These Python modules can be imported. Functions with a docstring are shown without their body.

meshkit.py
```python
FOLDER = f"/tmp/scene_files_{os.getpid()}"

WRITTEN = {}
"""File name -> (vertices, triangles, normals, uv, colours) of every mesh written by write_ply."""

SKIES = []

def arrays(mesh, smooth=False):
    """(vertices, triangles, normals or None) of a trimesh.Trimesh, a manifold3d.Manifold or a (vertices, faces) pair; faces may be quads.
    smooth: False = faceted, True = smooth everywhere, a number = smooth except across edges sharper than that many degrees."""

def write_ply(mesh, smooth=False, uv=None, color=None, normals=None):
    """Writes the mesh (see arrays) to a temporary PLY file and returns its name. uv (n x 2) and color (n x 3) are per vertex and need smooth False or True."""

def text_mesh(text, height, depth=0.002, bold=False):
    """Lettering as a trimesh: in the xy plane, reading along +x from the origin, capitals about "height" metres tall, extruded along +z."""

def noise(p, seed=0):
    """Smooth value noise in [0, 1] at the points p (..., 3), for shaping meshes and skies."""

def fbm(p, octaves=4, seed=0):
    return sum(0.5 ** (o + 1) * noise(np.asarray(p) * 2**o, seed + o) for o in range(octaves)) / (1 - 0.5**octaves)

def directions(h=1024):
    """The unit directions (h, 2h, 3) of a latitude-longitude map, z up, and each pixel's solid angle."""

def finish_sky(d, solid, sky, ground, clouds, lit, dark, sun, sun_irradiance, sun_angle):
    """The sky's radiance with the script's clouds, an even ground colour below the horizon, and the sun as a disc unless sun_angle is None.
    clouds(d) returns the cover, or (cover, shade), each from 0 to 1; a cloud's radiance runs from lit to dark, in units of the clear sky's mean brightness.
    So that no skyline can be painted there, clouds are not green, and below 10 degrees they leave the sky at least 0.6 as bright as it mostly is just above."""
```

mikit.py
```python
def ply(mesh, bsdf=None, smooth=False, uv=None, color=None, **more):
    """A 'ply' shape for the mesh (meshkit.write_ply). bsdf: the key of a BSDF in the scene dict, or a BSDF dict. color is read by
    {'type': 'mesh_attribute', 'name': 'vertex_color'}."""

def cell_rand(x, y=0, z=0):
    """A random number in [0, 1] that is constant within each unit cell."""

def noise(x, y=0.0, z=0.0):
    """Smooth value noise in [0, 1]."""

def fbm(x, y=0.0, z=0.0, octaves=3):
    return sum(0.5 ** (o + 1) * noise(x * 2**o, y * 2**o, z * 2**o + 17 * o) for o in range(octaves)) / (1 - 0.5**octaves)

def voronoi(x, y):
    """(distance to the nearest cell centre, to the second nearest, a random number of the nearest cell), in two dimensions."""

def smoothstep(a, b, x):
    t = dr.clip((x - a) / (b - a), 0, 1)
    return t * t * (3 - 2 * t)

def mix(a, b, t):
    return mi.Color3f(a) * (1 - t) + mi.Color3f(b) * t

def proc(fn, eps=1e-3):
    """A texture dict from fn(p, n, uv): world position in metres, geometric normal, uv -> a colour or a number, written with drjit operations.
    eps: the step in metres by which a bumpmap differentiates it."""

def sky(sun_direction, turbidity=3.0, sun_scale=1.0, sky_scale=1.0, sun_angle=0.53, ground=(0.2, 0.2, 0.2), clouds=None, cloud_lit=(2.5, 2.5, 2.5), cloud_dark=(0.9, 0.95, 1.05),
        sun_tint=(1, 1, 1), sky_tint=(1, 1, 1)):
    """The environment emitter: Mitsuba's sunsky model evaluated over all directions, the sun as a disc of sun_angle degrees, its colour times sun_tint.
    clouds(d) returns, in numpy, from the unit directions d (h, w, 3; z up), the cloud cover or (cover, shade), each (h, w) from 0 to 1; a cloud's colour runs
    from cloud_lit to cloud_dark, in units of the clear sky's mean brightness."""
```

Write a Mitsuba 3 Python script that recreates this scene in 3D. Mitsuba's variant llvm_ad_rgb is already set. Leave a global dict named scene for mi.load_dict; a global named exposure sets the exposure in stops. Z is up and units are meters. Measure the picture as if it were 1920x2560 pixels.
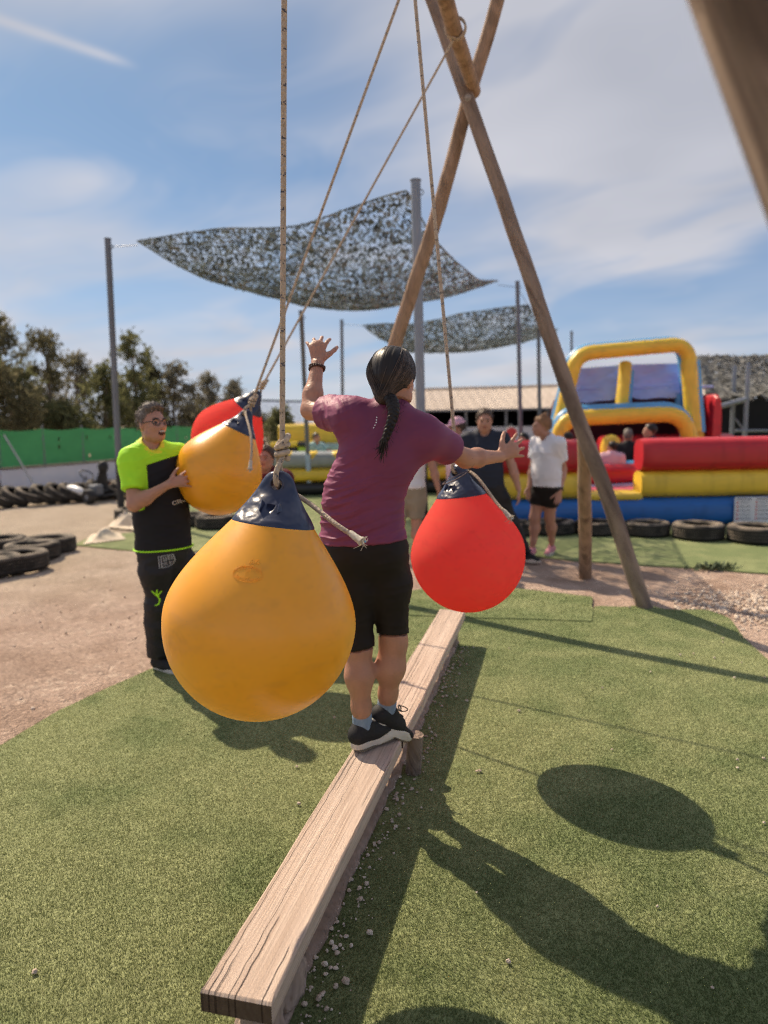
import math, random
import numpy as np, trimesh, manifold3d as m3, shapely.geometry as sg
import drjit as dr, mitsuba as mi, mikit, meshkit
from mikit import proc, noise, fbm, voronoi, cell_rand, smoothstep, mix

scene, labels = {}, {}
T = mi.ScalarTransform4f
# ------------------------------------------------------------------ camera, sky, exposure
scene['camera'] = dict(type='thinlens', fov=56.9, fov_axis='x', near_clip=0.05, far_clip=9000.0, aperture_radius=0.0065, focus_distance=2.25,
                       to_world=T().look_at(origin=[0.0, 0.0, 1.55], target=[0.0, 0.99167, 1.4212], up=[0.01745, 0.12878, 0.99152]))
exposure = 1.98
SUN = np.array([-0.643 * math.cos(math.radians(47)), 0.766 * math.cos(math.radians(47)), math.sin(math.radians(47))])


def sstep(a, b, x):
    t = np.clip((x - a) / (b - a), 0, 1)
    return t * t * (3 - 2 * t)


def clouds(d):
    az, el = np.arctan2(d[..., 0], d[..., 1]), np.arcsin(np.clip(d[..., 2], -1, 1))
    # cirrus sheets seen on a layer high above: streaks drawn out along one wind direction
    k = 1.0 / np.maximum(d[..., 2] + 0.16, 0.05)
    u, v = d[..., 0] * k, d[..., 1] * k
    a = math.radians(-38)
    s, t = u * math.cos(a) + v * math.sin(a), -u * math.sin(a) + v * math.cos(a)
    z0 = np.zeros_like(s)
    w = meshkit.fbm(np.stack([s * 1.1, t * 1.4, z0], -1), 3, 5) - 0.5
    big = meshkit.fbm(np.stack([s * 0.62 + w * .9 + 3.1, t * 1.0 + w * 1.2 + 7.7, z0], -1), 4, 11)
    thin = meshkit.fbm(np.stack([s * 1.5 + w * 2, t * 4.2 + w * 3, z0 + 4], -1), 5, 23)
    soft = meshkit.fbm(np.stack([s * 2.2 + 9, t * 3.0, z0 + 9], -1), 4, 31)
    bank = np.exp(-(((az - 0.34) / 0.34) ** 2 + ((el - 0.36) / 0.20) ** 2)) * 0.24      # the wide sheet to the right of the view
    bank += np.exp(-(((az + 0.30) / 0.40) ** 2 + ((el - 0.24 - 0.05 * np.sin(az * 5)) / 0.055) ** 2)) * 0.13
    bank -= np.exp(-(((az - 0.30) / 0.11) ** 2 + ((el - 0.13) / 0.05) ** 2)) * 0.25
    bank -= np.exp(-(((az + 0.30) / 0.16) ** 2 + ((el - 0.16) / 0.05) ** 2)) * 0.20
    dens = big + bank
    cov = 0.66 * sstep(0.40, 0.70, dens) + 0.52 * sstep(0.42, 0.72, thin * 0.55 + dens * 0.5)
    cov = cov * (0.72 + 0.45 * soft)
    low = 0.75 * np.exp(-np.maximum(el, 0) / 0.13) * (0.55 + 0.8 * soft)
    cov = 1 - (1 - np.clip(cov, 0, 0.9)) * (1 - np.clip(low, 0, 0.8))
    # a vapour trail: a band along a great circle, fading out at one end
    A, B = np.array((-0.485, 0.758, 0.437)), np.array((-0.264, 0.876, 0.404))
    n = np.cross(A, B); n /= np.linalg.norm(n)
    off = d @ n
    e1 = A; e2 = np.cross(n, A)
    along = np.arctan2(d @ e2, d @ e1); L = math.acos(float(A @ B))
    wid = 0.0042 + 0.004 * (1 - np.clip(along / L, 0, 1)) * (0.6 + 0.8 * soft)
    trail = np.exp(-(off / wid) ** 2) * sstep(1.0, 0.8, along / L) * (along > -0.6) * (0.65 + 0.5 * thin)
    cov = 1 - (1 - cov) * (1 - 0.85 * np.clip(trail, 0, 1))
    return np.clip(cov, 0, 0.93), np.clip(0.25 + 0.9 * (dens - 0.62) + 0.5 * (0.5 - soft), 0, 1)


scene['sky'] = mikit.sky(SUN.tolist(), turbidity=3.0, sky_scale=0.66, sky_tint=(.80, .96, 1.10), clouds=clouds, cloud_lit=(2.95, 2.92, 3.12), cloud_dark=(1.6, 1.68, 1.95), ground=(0.28, 0.22, 0.16))

# ------------------------------------------------------------------ helpers
V = lambda *a: np.array(a, float)
def unit(v):
    v = np.asarray(v, float); return v / (np.linalg.norm(v) + 1e-12)


def numbered(name):
    if not any(k == name or k.startswith(name + '__') for k in USED):
        USED.add(name); return name
    i = 1
    while f'{name}_{i:03d}' in USED: i += 1
    USED.add(f'{name}_{i:03d}'); return f'{name}_{i:03d}'
USED = set()


def obj(name, mesh, mat, parent=None, smooth=35, label=None, kind=None, **kw):
    key = numbered((parent + '__' if parent else '') + name)
    scene[key] = mikit.ply(mesh, mat, smooth, **kw)
    if label or kind:
        labels[key] = {}
        if label: labels[key]['label'] = label
        if kind: labels[key]['kind'] = kind
    return key


def place(name, shape, M, parent=None):
    key = numbered((parent + '__' if parent else '') + name)
    scene[key] = {**shape, 'to_world': T(M)}
    return key


def thing(name, label, cat, group=None, kind=None):
    key = numbered(name)
    labels[key] = dict(label=label, category=cat)
    if group: labels[key]['group'] = group
    if kind: labels[key]['kind'] = kind
    return key


def tag(key, label, cat, group=None):
    labels[key] = dict(label=label, category=cat)
    if group: labels[key]['group'] = group


def struct(name, mesh, mat, smooth=False, label=None, kind='structure', **kw):
    k = obj(name, mesh, mat, None, smooth, **kw)
    labels[k] = {'kind': kind}
    if label: labels[k]['label'] = label
    return k


def cat(*ms):
    vs, fs, n = [], [], 0
    for m in ms:
        v, f = (np.asarray(m.vertices), np.asarray(m.faces)) if hasattr(m, 'vertices') else (np.asarray(m[0], float), np.asarray(m[1], int))
        if f.shape[1] == 4: f = np.vstack([f[:, [0, 1, 2]], f[:, [0, 2, 3]]])
        vs.append(v); fs.append(f + n); n += len(v)
    return trimesh.Trimesh(np.vstack(vs), np.vstack(fs), process=False)


def frame(z, x=None):
    z = unit(z)
    x = V(1, 0, 0) if x is None else np.asarray(x, float)
    if abs(unit(x) @ z) > .97: x = V(0, 1, 0) if abs(z[1]) < .9 else V(1, 0, 0)
    x = unit(x - z * (x @ z)); return np.stack([x, np.cross(z, x), z], 1)


def mat4(R=None, t=(0, 0, 0), s=1.0):
    M = np.eye(4); M[:3, :3] = (np.eye(3) if R is None else R) * s; M[:3, 3] = t; return M


def rz(a):
    c, s = math.cos(a), math.sin(a); return np.array([[c, -s, 0], [s, c, 0], [0, 0, 1.0]])


def xf(mesh, M):
    m = mesh.copy() if hasattr(mesh, 'copy') else cat(mesh); m.apply_transform(M); return m


def tube(pts, r, sides=12, caps=True, closed=False, prof=None):
    p = np.asarray(pts, float); n = len(p); r = np.broadcast_to(np.asarray(r, float), (n,))
    t = np.gradient(p, axis=0) if not closed else np.roll(p, -1, 0) - np.roll(p, 1, 0)
    t /= np.linalg.norm(t, axis=1, keepdims=True) + 1e-12
    N = np.zeros_like(p); a = V(0, 0, 1) if abs(t[0][2]) < .9 else V(1, 0, 0)
    for i in range(n):
        a = unit(a - t[i] * (a @ t[i])); N[i] = a
    B = np.cross(t, N); th = np.arange(sides) * 2 * np.pi / sides
    c, s = np.cos(th), np.sin(th)
    if prof is not None: c, s = prof[0], prof[1]; sides = len(c)
    v = p[:, None] + r[:, None, None] * (c[None, :, None] * N[:, None] + s[None, :, None] * B[:, None])
    q = []
    m = n if closed else n - 1
    i, j = np.meshgrid(np.arange(m), np.arange(sides), indexing='ij')
    i2, j2 = (i + 1) % n, (j + 1) % sides
    q = np.stack([i * sides + j, i * sides + j2, i2 * sides + j2, i2 * sides + j], -1).reshape(-1, 4)
    f = np.vstack([q[:, [0, 1, 2]], q[:, [0, 2, 3]]]); v = v.reshape(-1, 3)
    if caps and not closed:
        k = len(v); v = np.vstack([v, p[:1], p[-1:]]); jj = np.arange(sides); j2 = (jj + 1) % sides
        f = np.vstack([f, np.stack([jj * 0 + k, j2, jj], 1), np.stack([jj * 0 + k + 1, (n - 1) * sides + jj, (n - 1) * sides + j2], 1)])
    return trimesh.Trimesh(v, f, process=False)


def lathe(prof, seg=64, flat=None):
    """prof rows (r, z) from bottom to top, around z."""
    p = np.asarray(prof, float); th = np.arange(seg) * 2 * np.pi / seg
    v = np.stack([p[:, None, 0] * np.cos(th), p[:, None, 0] * np.sin(th), np.broadcast_to(p[:, None, 1], (len(p), seg))], -1).reshape(-1, 3)
    i, j = np.meshgrid(np.arange(len(p) - 1), np.arange(seg), indexing='ij'); j2 = (j + 1) % seg
    q = np.stack([i * seg + j, i * seg + j2, (i + 1) * seg + j2, (i + 1) * seg + j], -1).reshape(-1, 4)
    return trimesh.Trimesh(v, np.vstack([q[:, [0, 1, 2]], q[:, [0, 2, 3]]]), process=False)


def box(c, size, R=None, ch=0.0):
    """a box with chamfered edges"""
    sx, sy, sz = np.asarray(size, float) / 2
    if ch <= 0:
        m = trimesh.creation.box(extents=size)
    else:
        pts = [(a * (sx - (ch if k != 0 else 0)), b * (sy - (ch if k != 1 else 0)), d * (sz - (ch if k != 2 else 0))) for a in (-1, 1) for b in (-1, 1) for d in (-1, 1) for k in range(3)]
        m = trimesh.convex.convex_hull(np.array(pts))
    m.apply_transform(mat4(R, c)); return m


def prism(poly, h, z=0.0):
    m = trimesh.creation.extrude_polygon(sg.Polygon(poly), h, engine='earcut'); m.apply_translation([0, 0, z]); return m


def man(m):
    return m3.Manifold(m3.Mesh(np.asarray(m.vertices, np.float32), np.asarray(m.faces, np.uint32)))


def tri(m):
    k = m.to_mesh(); return trimesh.Trimesh(np.array(k.vert_properties[:, :3], float), np.array(k.tri_verts), process=False)


def spline(pts, n=40):
    from scipy.interpolate import CubicSpline
    p = np.asarray(pts, float); t = np.r_[0, np.cumsum(np.linalg.norm(np.diff(p, axis=0), axis=1))]
    return CubicSpline(t, p)(np.linspace(0, t[-1], n))


# --- signed distance bodies: round cones, flattened cones and ellipsoids blended smoothly, meshed with surface nets
def Cn(a, b, ra, rb, k=None): return ('c', np.asarray(a, float), np.asarray(b, float), ra, rb, k)
def En(a, b, ra, rb, side, flat, k=None):
    a, b = np.asarray(a, float), np.asarray(b, float); w = unit(b - a); s = unit(side - w * (side @ w))
    return ('e', a, b, ra, rb, k, np.stack([s, np.cross(w, s), w], 0), flat)
def Sn(c, R, rad, k=None): return ('s', np.asarray(c, float), np.asarray(R, float), np.asarray(rad, float), 0, k)


def prim(q, P):
    if q[0] == 'c':
        a, b, ra, rb = q[1:5]; ba = b - a; pa = P - a
        t = np.clip(pa @ ba / max(ba @ ba, 1e-9), 0, 1)
        return np.sqrt(((pa - t[:, None] * ba) ** 2).sum(1)) - (ra + (rb - ra) * t)
    if q[0] == 'e':
        a, b, ra, rb, _, M, fl = q[1:8]; x = (P - a) @ M.T; L = np.linalg.norm(b - a)
        t = np.clip(x[:, 2] / L, 0, 1)
        return (np.sqrt(x[:, 0] ** 2 + (x[:, 1] / fl) ** 2 + (x[:, 2] - t * L) ** 2) - (ra + (rb - ra) * t)) * min(1, fl ** .5)
    c, R, rad = q[1:4]; x = (P - c) @ R
    k0 = np.sqrt(((x / rad) ** 2).sum(1)); k1 = np.sqrt(((x / rad ** 2) ** 2).sum(1)) + 1e-9
    return k0 * (k0 - 1) / k1


def blend(prims, k=0.03):
    def f(P):
        d = None
        for q in prims:
            e = prim(q, P); kk = q[5] if q[5] is not None else k
            if d is None: d = e; continue
            h = np.maximum(kk - np.abs(d - e), 0) / kk
            d = np.minimum(d, e) - h * h * kk * .25
        return d
    return f


def bounds(prims, pad):
    lo, hi = [], []
    for q in prims:
        r = max(q[3], q[4]) if q[0] != 's' else q[3].max()
        for c in ((q[1], q[2]) if q[0] != 's' else (q[1],)): lo.append(c - r); hi.append(c + r)
    return np.min(lo, 0) - pad, np.max(hi, 0) + pad


def net(f, lo, hi, h):
    n = (np.ceil((hi - lo) / h / 4).astype(int) + 1) * 4
    nc = n // 4
    ax = [lo[i] + (np.arange(nc[i]) * 4 + 1.5) * h for i in range(3)]
    G = np.stack(np.meshgrid(*ax, indexing='ij'), -1)
    F = f(G.reshape(-1, 3)).reshape(nc)
    on = np.abs(F) < 9 * h
    D = np.repeat(np.repeat(np.repeat(F, 4, 0), 4, 1), 4, 2).astype(np.float32)
    M = np.repeat(np.repeat(np.repeat(on, 4, 0), 4, 1), 4, 2)
    idx = np.argwhere(M)
    D[M] = f(lo + idx * h)
    s = D < 0
    act = np.zeros(tuple(n - 1), bool)
    sl = lambda o: tuple(slice(o[i], n[i] - 1 + o[i]) for i in range(3))
    cs = sum(s[sl((a, b, c))].astype(np.int8) for a in (0, 1) for b in (0, 1) for c in (0, 1))
    act = (cs > 0) & (cs < 8)
    cell = np.argwhere(act)
    ids = -np.ones(tuple(n - 1), np.int64); ids[act] = np.arange(len(cell))
    acc = np.zeros((len(cell), 3)); cnt = np.zeros(len(cell))
    for axis in range(3):
        o1 = [i for i in range(3) if i != axis]
        for a in (0, 1):
            for b in (0, 1):
                p0 = np.zeros(3, int); p0[o1[0]], p0[o1[1]] = a, b
                p1 = p0.copy(); p1[axis] = 1
                d0, d1 = D[tuple((cell + p0).T)], D[tuple((cell + p1).T)]
                w = (d0 < 0) != (d1 < 0)
                t = np.where(w, d0 / np.where(w, d0 - d1, 1), 0)
                q = np.broadcast_to(p0.astype(float), (len(cell), 3)).copy(); q[:, axis] = t
                acc += q * w[:, None]; cnt += w
    v = lo + (cell + acc / cnt[:, None]) * h
    faces = []
    for axis in range(3):
        o = [i for i in range(3) if i != axis]
        a0 = [slice(None)] * 3; a1 = [slice(None)] * 3
        a0[axis] = slice(0, -1); a1[axis] = slice(1, None)
        s0, s1 = s[tuple(a0)], s[tuple(a1)]
        e = np.argwhere(s0 != s1)
        e = e[(e[:, o[0]] > 0) & (e[:, o[1]] > 0) & (e[:, o[0]] < n[o[0]] - 1) & (e[:, o[1]] < n[o[1]] - 1)]
        q = []
        for (a, b) in ((1, 1), (0, 1), (0, 0), (1, 0)):
            g = e.copy(); g[:, o[0]] -= a; g[:, o[1]] -= b; q.append(ids[tuple(g.T)])
        q = np.stack(q, 1)
        neg = s0[tuple(e.T)]
        if axis == 1: neg = ~neg
        q[~neg] = q[~neg][:, ::-1]
        faces.append(q)
    f_ = np.vstack(faces); f_ = f_[(f_ >= 0).all(1)]
    return trimesh.Trimesh(v, np.vstack([f_[:, [0, 1, 2]], f_[:, [0, 2, 3]]]), process=False)


def project(pts, dirs, f, off=0.001, start=0.25):
    """moves points along dirs onto the surface f = off"""
    p = np.asarray(pts, float) - dirs * start
    for _ in range(40): p = p + dirs * np.clip(f(p) - off, -.05, .05)[:, None] * 0.8
    return p


def decal(flat, o, x, y, f, off=0.0015, lift=.0004):
    """lays a flat mesh (in the xy plane) on the surface of f, seen along -(x cross y)"""
    m = cat(flat); v = np.asarray(m.vertices); n = unit(np.cross(x, y))
    P = np.asarray(o, float) + v[:, :1] * unit(x) + v[:, 1:2] * unit(y)
    q = project(P, np.broadcast_to(-n, P.shape), f, 0.0, .18)
    m.vertices = q + n * (off * (v[:, 2:] > v[:, 2].mean()) + lift)
    return m
# ------------------------------------------------------------------ materials
def pr(name, col, rough=0.6, two=False, **kw):
    c = col if isinstance(col, dict) else {'type': 'rgb', 'value': list(map(float, col))}
    b = dict(type='principled', base_color=c, roughness=rough, **kw)
    scene[name] = {'type': 'twosided', 'bsdf': b} if two else b
    return name


def bumped(name, fn, scale, eps=2e-3):
    b = scene[name]; scene[name] = {'type': 'bumpmap', 'arbitrary': proc(fn, eps), 'scale': float(scale), 'bsdf': b}
    return name


def c_dirt(p, n, uv):
    a = fbm(p.x * .35, p.y * .35, 0, 4); b = fbm(p.x * 3, p.y * 3, 2, 4); g = noise(p.x * 45, p.y * 45); g2 = noise(p.x * 140, p.y * 140)
    red = mix((.255, .178, .135), (.37, .275, .218), smoothstep(.3, .7, b * .6 + a * .4))
    sand = mix((.36, .285, .21), (.44, .365, .28), b)
    far = smoothstep(7.5, 11.5, p.y - p.x * .55 + (a - .5) * 5)
    c = mix(red, sand, far)
    sp = smoothstep(.74, .84, noise(p.x * 26, p.y * 26, 5)) * smoothstep(.4, .6, b)
    return mix(c * (.82 + .22 * g + .13 * g2), mi.Color3f(.52, .42, .33), .45 * sp)
pr('m_dirt', proc(c_dirt), .95, specular=.15)
bumped('m_dirt', lambda p, n, uv: .5 * fbm(p.x * 18, p.y * 18, 0, 4) + .5 * noise(p.x * 70, p.y * 70), .018)


def c_turf(p, n, uv):
    a = fbm(p.x * .9, p.y * .9, 3, 4); b = noise(p.x * 60, p.y * 60); c = noise(p.x * 190, p.y * 190)
    d = fbm(p.x * 6, p.y * 6, 8, 3)
    g = mix((.150, .185, .080), (.240, .262, .125), smoothstep(.3, .72, a * .55 + d * .45))
    return g * (.84 + .20 * b + .14 * c)
pr('m_turf', proc(c_turf), .9, specular=.2)
bumped('m_turf', lambda p, n, uv: noise(p.x * 130, p.y * 130) * .6 + noise(p.x * 55, p.y * 55) * .4, .006, 1.5e-3)


def c_blade(p, n, uv):
    a = fbm(p.x * .9, p.y * .9, 3, 4); d = fbm(p.x * 6, p.y * 6, 8, 3); r = cell_rand(p.x * 160, p.y * 160)
    g = mix((.160, .205, .086), (.255, .283, .134), smoothstep(.36, .64, a * .65 + d * .35))
    return mix(g, mi.Color3f(.40, .38, .24), .6 * smoothstep(.90, 1.0, r)) * (.95 + .09 * r)
scene['m_blade'] = {'type': 'principledthin', 'base_color': proc(c_blade), 'roughness': .7, 'diff_trans': 1.0, 'eta': 1.3}


def wood(light, dark, ax, ring=40, knot=True):
    """grain along the direction ax"""
    ax = unit(ax); e = frame(ax)
    X, Y = e[:, 0], e[:, 1]
    def f(p, n, uv):
        s = p.x * float(ax[0]) + p.y * float(ax[1]) + p.z * float(ax[2])
        x = p.x * float(X[0]) + p.y * float(X[1]) + p.z * float(X[2]); y = p.x * float(Y[0]) + p.y * float(Y[1]) + p.z * float(Y[2])
        w = fbm(s * 1.3, x * 6, y * 6, 3)
        r = noise(x * ring + w * 5, y * ring + w * 4, s * 1.1)
        fine = noise(x * 320, y * 320, s * 5)
        kn = smoothstep(.80, .90, noise(s * 3.3, x * 9, y * 9 + 5))
        c = mix(dark, light, smoothstep(.15, .75, r * .55 + fine * .25 + w * .25))
        return c * (1 - .45 * kn)
    return f
LOGD = unit(V(.261, .965, .0))
pr('m_log', proc(wood((.36, .245, .165), (.205, .135, .088), (.3, -.2, -1), 30)), .8, specular=.25)
bumped('m_log', lambda p, n, uv: noise(p.x * 70, p.y * 70, p.z * 4), .006)
pr('m_log_grey', proc(wood((.31, .235, .185), (.125, .094, .078), (.55, .0, -1), 26)), .85, specular=.2)
bumped('m_log_grey', lambda p, n, uv: noise(p.x * 60 + p.z * 20, p.y * 60, p.z * 5), .012)

BD = unit(V(.2405, .9706, 0)); BX = V(BD[1], -BD[0], 0)
def plank_uv(p): return p.x * float(BD[0]) + p.y * float(BD[1]), p.x * float(BX[0]) + p.y * float(BX[1])
def crack(p):
    s, x = plank_uv(p)
    w = fbm(s * .9, x * 2, 0, 2); jag = noise(s * 26, x * 8) - .5
    xx = x * 58 + (w - .5) * 1.3 + jag * .22
    k = dr.floor(xx); e = dr.abs(xx - k - .5)
    on = smoothstep(.53, .60, noise(s * 1.5 + k * 7.31, k * 3.7))
    width = .035 + .15 * dr.square(noise(s * 2, k * 5))
    return on * (1 - smoothstep(width * .5, width, e))
def c_plank(p, n, uv):
    s, x = plank_uv(p)
    w = fbm(s * 1.4, x * 5, 1, 3)
    rg = noise(x * 130 + w * 1.6 + 1.2 * fbm(s * .55, x * 2.5, 7, 2), s * .5, p.z * 60); fine = noise(x * 420, s * 7, p.z * 200)
    kx, ks = (x + .3265) / .012, (s - 1.905) / .022
    q = dr.sqrt(kx * kx + ks * ks)
    knot = 1 - smoothstep(.7, 1.5, q); rings = .5 + .5 * dr.sin(q * 9)
    c = mix((.40, .30, .235), (.55, .435, .355), smoothstep(.2, .8, rg * .5 + fine * .35 + w * .2))
    c = c * (1 - .36 * crack(p)) * (1 - .45 * knot * rings)
    endg = smoothstep(.75, .9, dr.abs(n.x * float(BD[0]) + n.y * float(BD[1])))
    return c * mix(1, mi.Color3f(.20, .17, .15), endg)
pr('m_plank', proc(c_plank), .82, specular=.25)
bumped('m_plank', lambda p, n, uv: noise(plank_uv(p)[1] * 260, plank_uv(p)[0] * 6) * .22 - 1.3 * crack(p), .005, 8e-4)

def c_buoy(base, worn):
    def f(p, n, uv):
        a = fbm(p.x * 5, p.y * 5, p.z * 5, 4); s = smoothstep(.54, .78, fbm(p.x * 14 + 5, p.y * 14, p.z * 30, 4)); q = smoothstep(.66, .80, fbm(p.x * 22 + p.z * 30, p.y * 22, p.z * 4 + 3, 4))
        d = smoothstep(.60, .82, fbm(p.x * 38, p.y * 38 + 4, p.z * 38, 3))
        return mix(base, worn, .35 * a + .5 * s) * (1 - .045 * d) * (1 - .06 * q)
    return f
def emitlike(name, fn, rough=.34):
    b = dict(type='principled', base_color=proc(fn), roughness=rough, specular=.5, clearcoat=.25, clearcoat_gloss=.75)
    scene[name] = b
emitlike('m_yellow_buoy', c_buoy((.88, .375, .014), (.78, .335, .030)))
scene['m_red_buoy'] = {'type': 'principledthin', 'base_color': proc(c_buoy((.985, .150, .130), (.97, .19, .14))), 'roughness': .34, 'eta': 1.45, 'diff_trans': .95}
pr('m_navy_rubber', proc(lambda p, n, uv: mix((.014, .022, .058), (.035, .045, .085), fbm(p.x * 9, p.y * 9, p.z * 9, 4))), .30, specular=.55)
bumped('m_navy_rubber', lambda p, n, uv: fbm(p.x * 20, p.y * 20, p.z * 20, 3), .012)

def c_rope(p, n, uv):
    k = cell_rand(uv.x * 1.0, uv.y * 34); st = smoothstep(.5, .6, noise(uv.x * 3.0 + uv.y * 11, uv.y * 17))
    fr_ = uv.y * 21 - dr.floor(uv.y * 21); fleck = dr.select((fr_ < .26) & (cell_rand(uv.x * 11, uv.y * 230) > .72) & (uv.x > .40), 1.0, 0.0)
    c = mix((.40, .32, .235), (.54, .455, .36), noise(uv.x * 12, uv.y * 260))
    return mix(c, (.10, .10, .115), fleck)
pr('m_rope', proc(c_rope), .9, specular=.1)
bumped('m_rope', lambda p, n, uv: noise(uv.x * 10 + uv.y * 90, uv.y * 240), .004)
pr('m_rope_tape', proc(lambda p, n, uv: mix((.42, .36, .27), (.62, .58, .50), noise(p.x * 160, p.y * 160, p.z * 160))), .7)
pr('m_blue_strand', (.25, .42, .62), .7)

def c_skin(a, b):
    return proc(lambda p, n, uv: mix(a, b, fbm(p.x * 16, p.y * 16, p.z * 16, 3)) * (.94 + .10 * noise(p.x * 240, p.y * 240, p.z * 240)))
pr('m_skin', c_skin((.38, .19, .125), (.47, .25, .17)), .48, specular=.4)
pr('m_skin_tan', c_skin((.41, .205, .14), (.50, .27, .19)), .48, specular=.4)
bumped('m_skin', lambda p, n, uv: noise(p.x * 160, p.y * 160, p.z * 160), .0012)
pr('m_lip', (.30, .09, .075), .45)
pr('m_mouth', (.05, .012, .012), .5)
pr('m_teeth', (.72, .68, .60), .3)
pr('m_eye', (.03, .018, .012), .15)
pr('m_nail', (.58, .34, .27), .3)

def c_hair(a, b, ku=180, kv=14):
    return proc(lambda p, n, uv: mix(a, b, noise(p.x * ku, p.y * ku, p.z * kv)))
pr('m_hair_dark', c_hair((.006, .0045, .004), (.018, .012, .009), 40, 10), .45, specular=.4)
pr('m_hair_light', (.095, .066, .050), .4, specular=.5)
pr('m_hair_strand', c_hair((.008, .006, .005), (.050, .034, .026), 50, 14), .40, specular=.45)
pr('m_hair_grey', c_hair((.06, .05, .045), (.20, .17, .15)), .6)
pr('m_hair_blond', c_hair((.19, .085, .038), (.39, .21, .10)), .5)
pr('m_hair_brown', c_hair((.035, .02, .013), (.10, .06, .04)), .5)

def c_cloth(col, var=.12, ku=900):
    col = np.asarray(col, float)
    return proc(lambda p, n, uv: mi.Color3f(*map(float, col)) * (1 - var + 2 * var * fbm(p.x * 7, p.y * 7, p.z * 7, 3)) * (.95 + .1 * noise(p.x * ku, p.y * ku, p.z * ku)))
pr('m_purple_shirt', c_cloth((.168, .038, .092)), .58, sheen=.6, sheen_tint=.6, specular=.3)
pr('m_black_leggings', c_cloth((.012, .0095, .0090)), .7, sheen=.2, specular=.3)
pr('m_black_shirt', c_cloth((.012, .012, .016)), .7, specular=.3)
pr('m_neon_shirt', c_cloth((.43, .88, .030), .07), .65, specular=.3)
pr('m_neon_yellow', c_cloth((.80, .80, .04), .07), .65)
pr('m_black_trousers', c_cloth((.014, .014, .018)), .6, specular=.4)
pr('m_navy_shirt', c_cloth((.014, .020, .038)), .8)
pr('m_white_shirt', c_cloth((.72, .72, .76), .05), .8)
pr('m_pink_shirt', c_cloth((.66, .42, .50), .08), .8)
pr('m_bright_pink', c_cloth((.62, .10, .17), .1), .8)
pr('m_maroon_shirt', c_cloth((.11, .012, .022)), .8)
pr('m_khaki', c_cloth((.30, .26, .20)), .85)
pr('m_teal_shirt', c_cloth((.33, .52, .50)), .85)
pr('m_pink_cap', c_cloth((.72, .42, .52), .05), .75)
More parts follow.
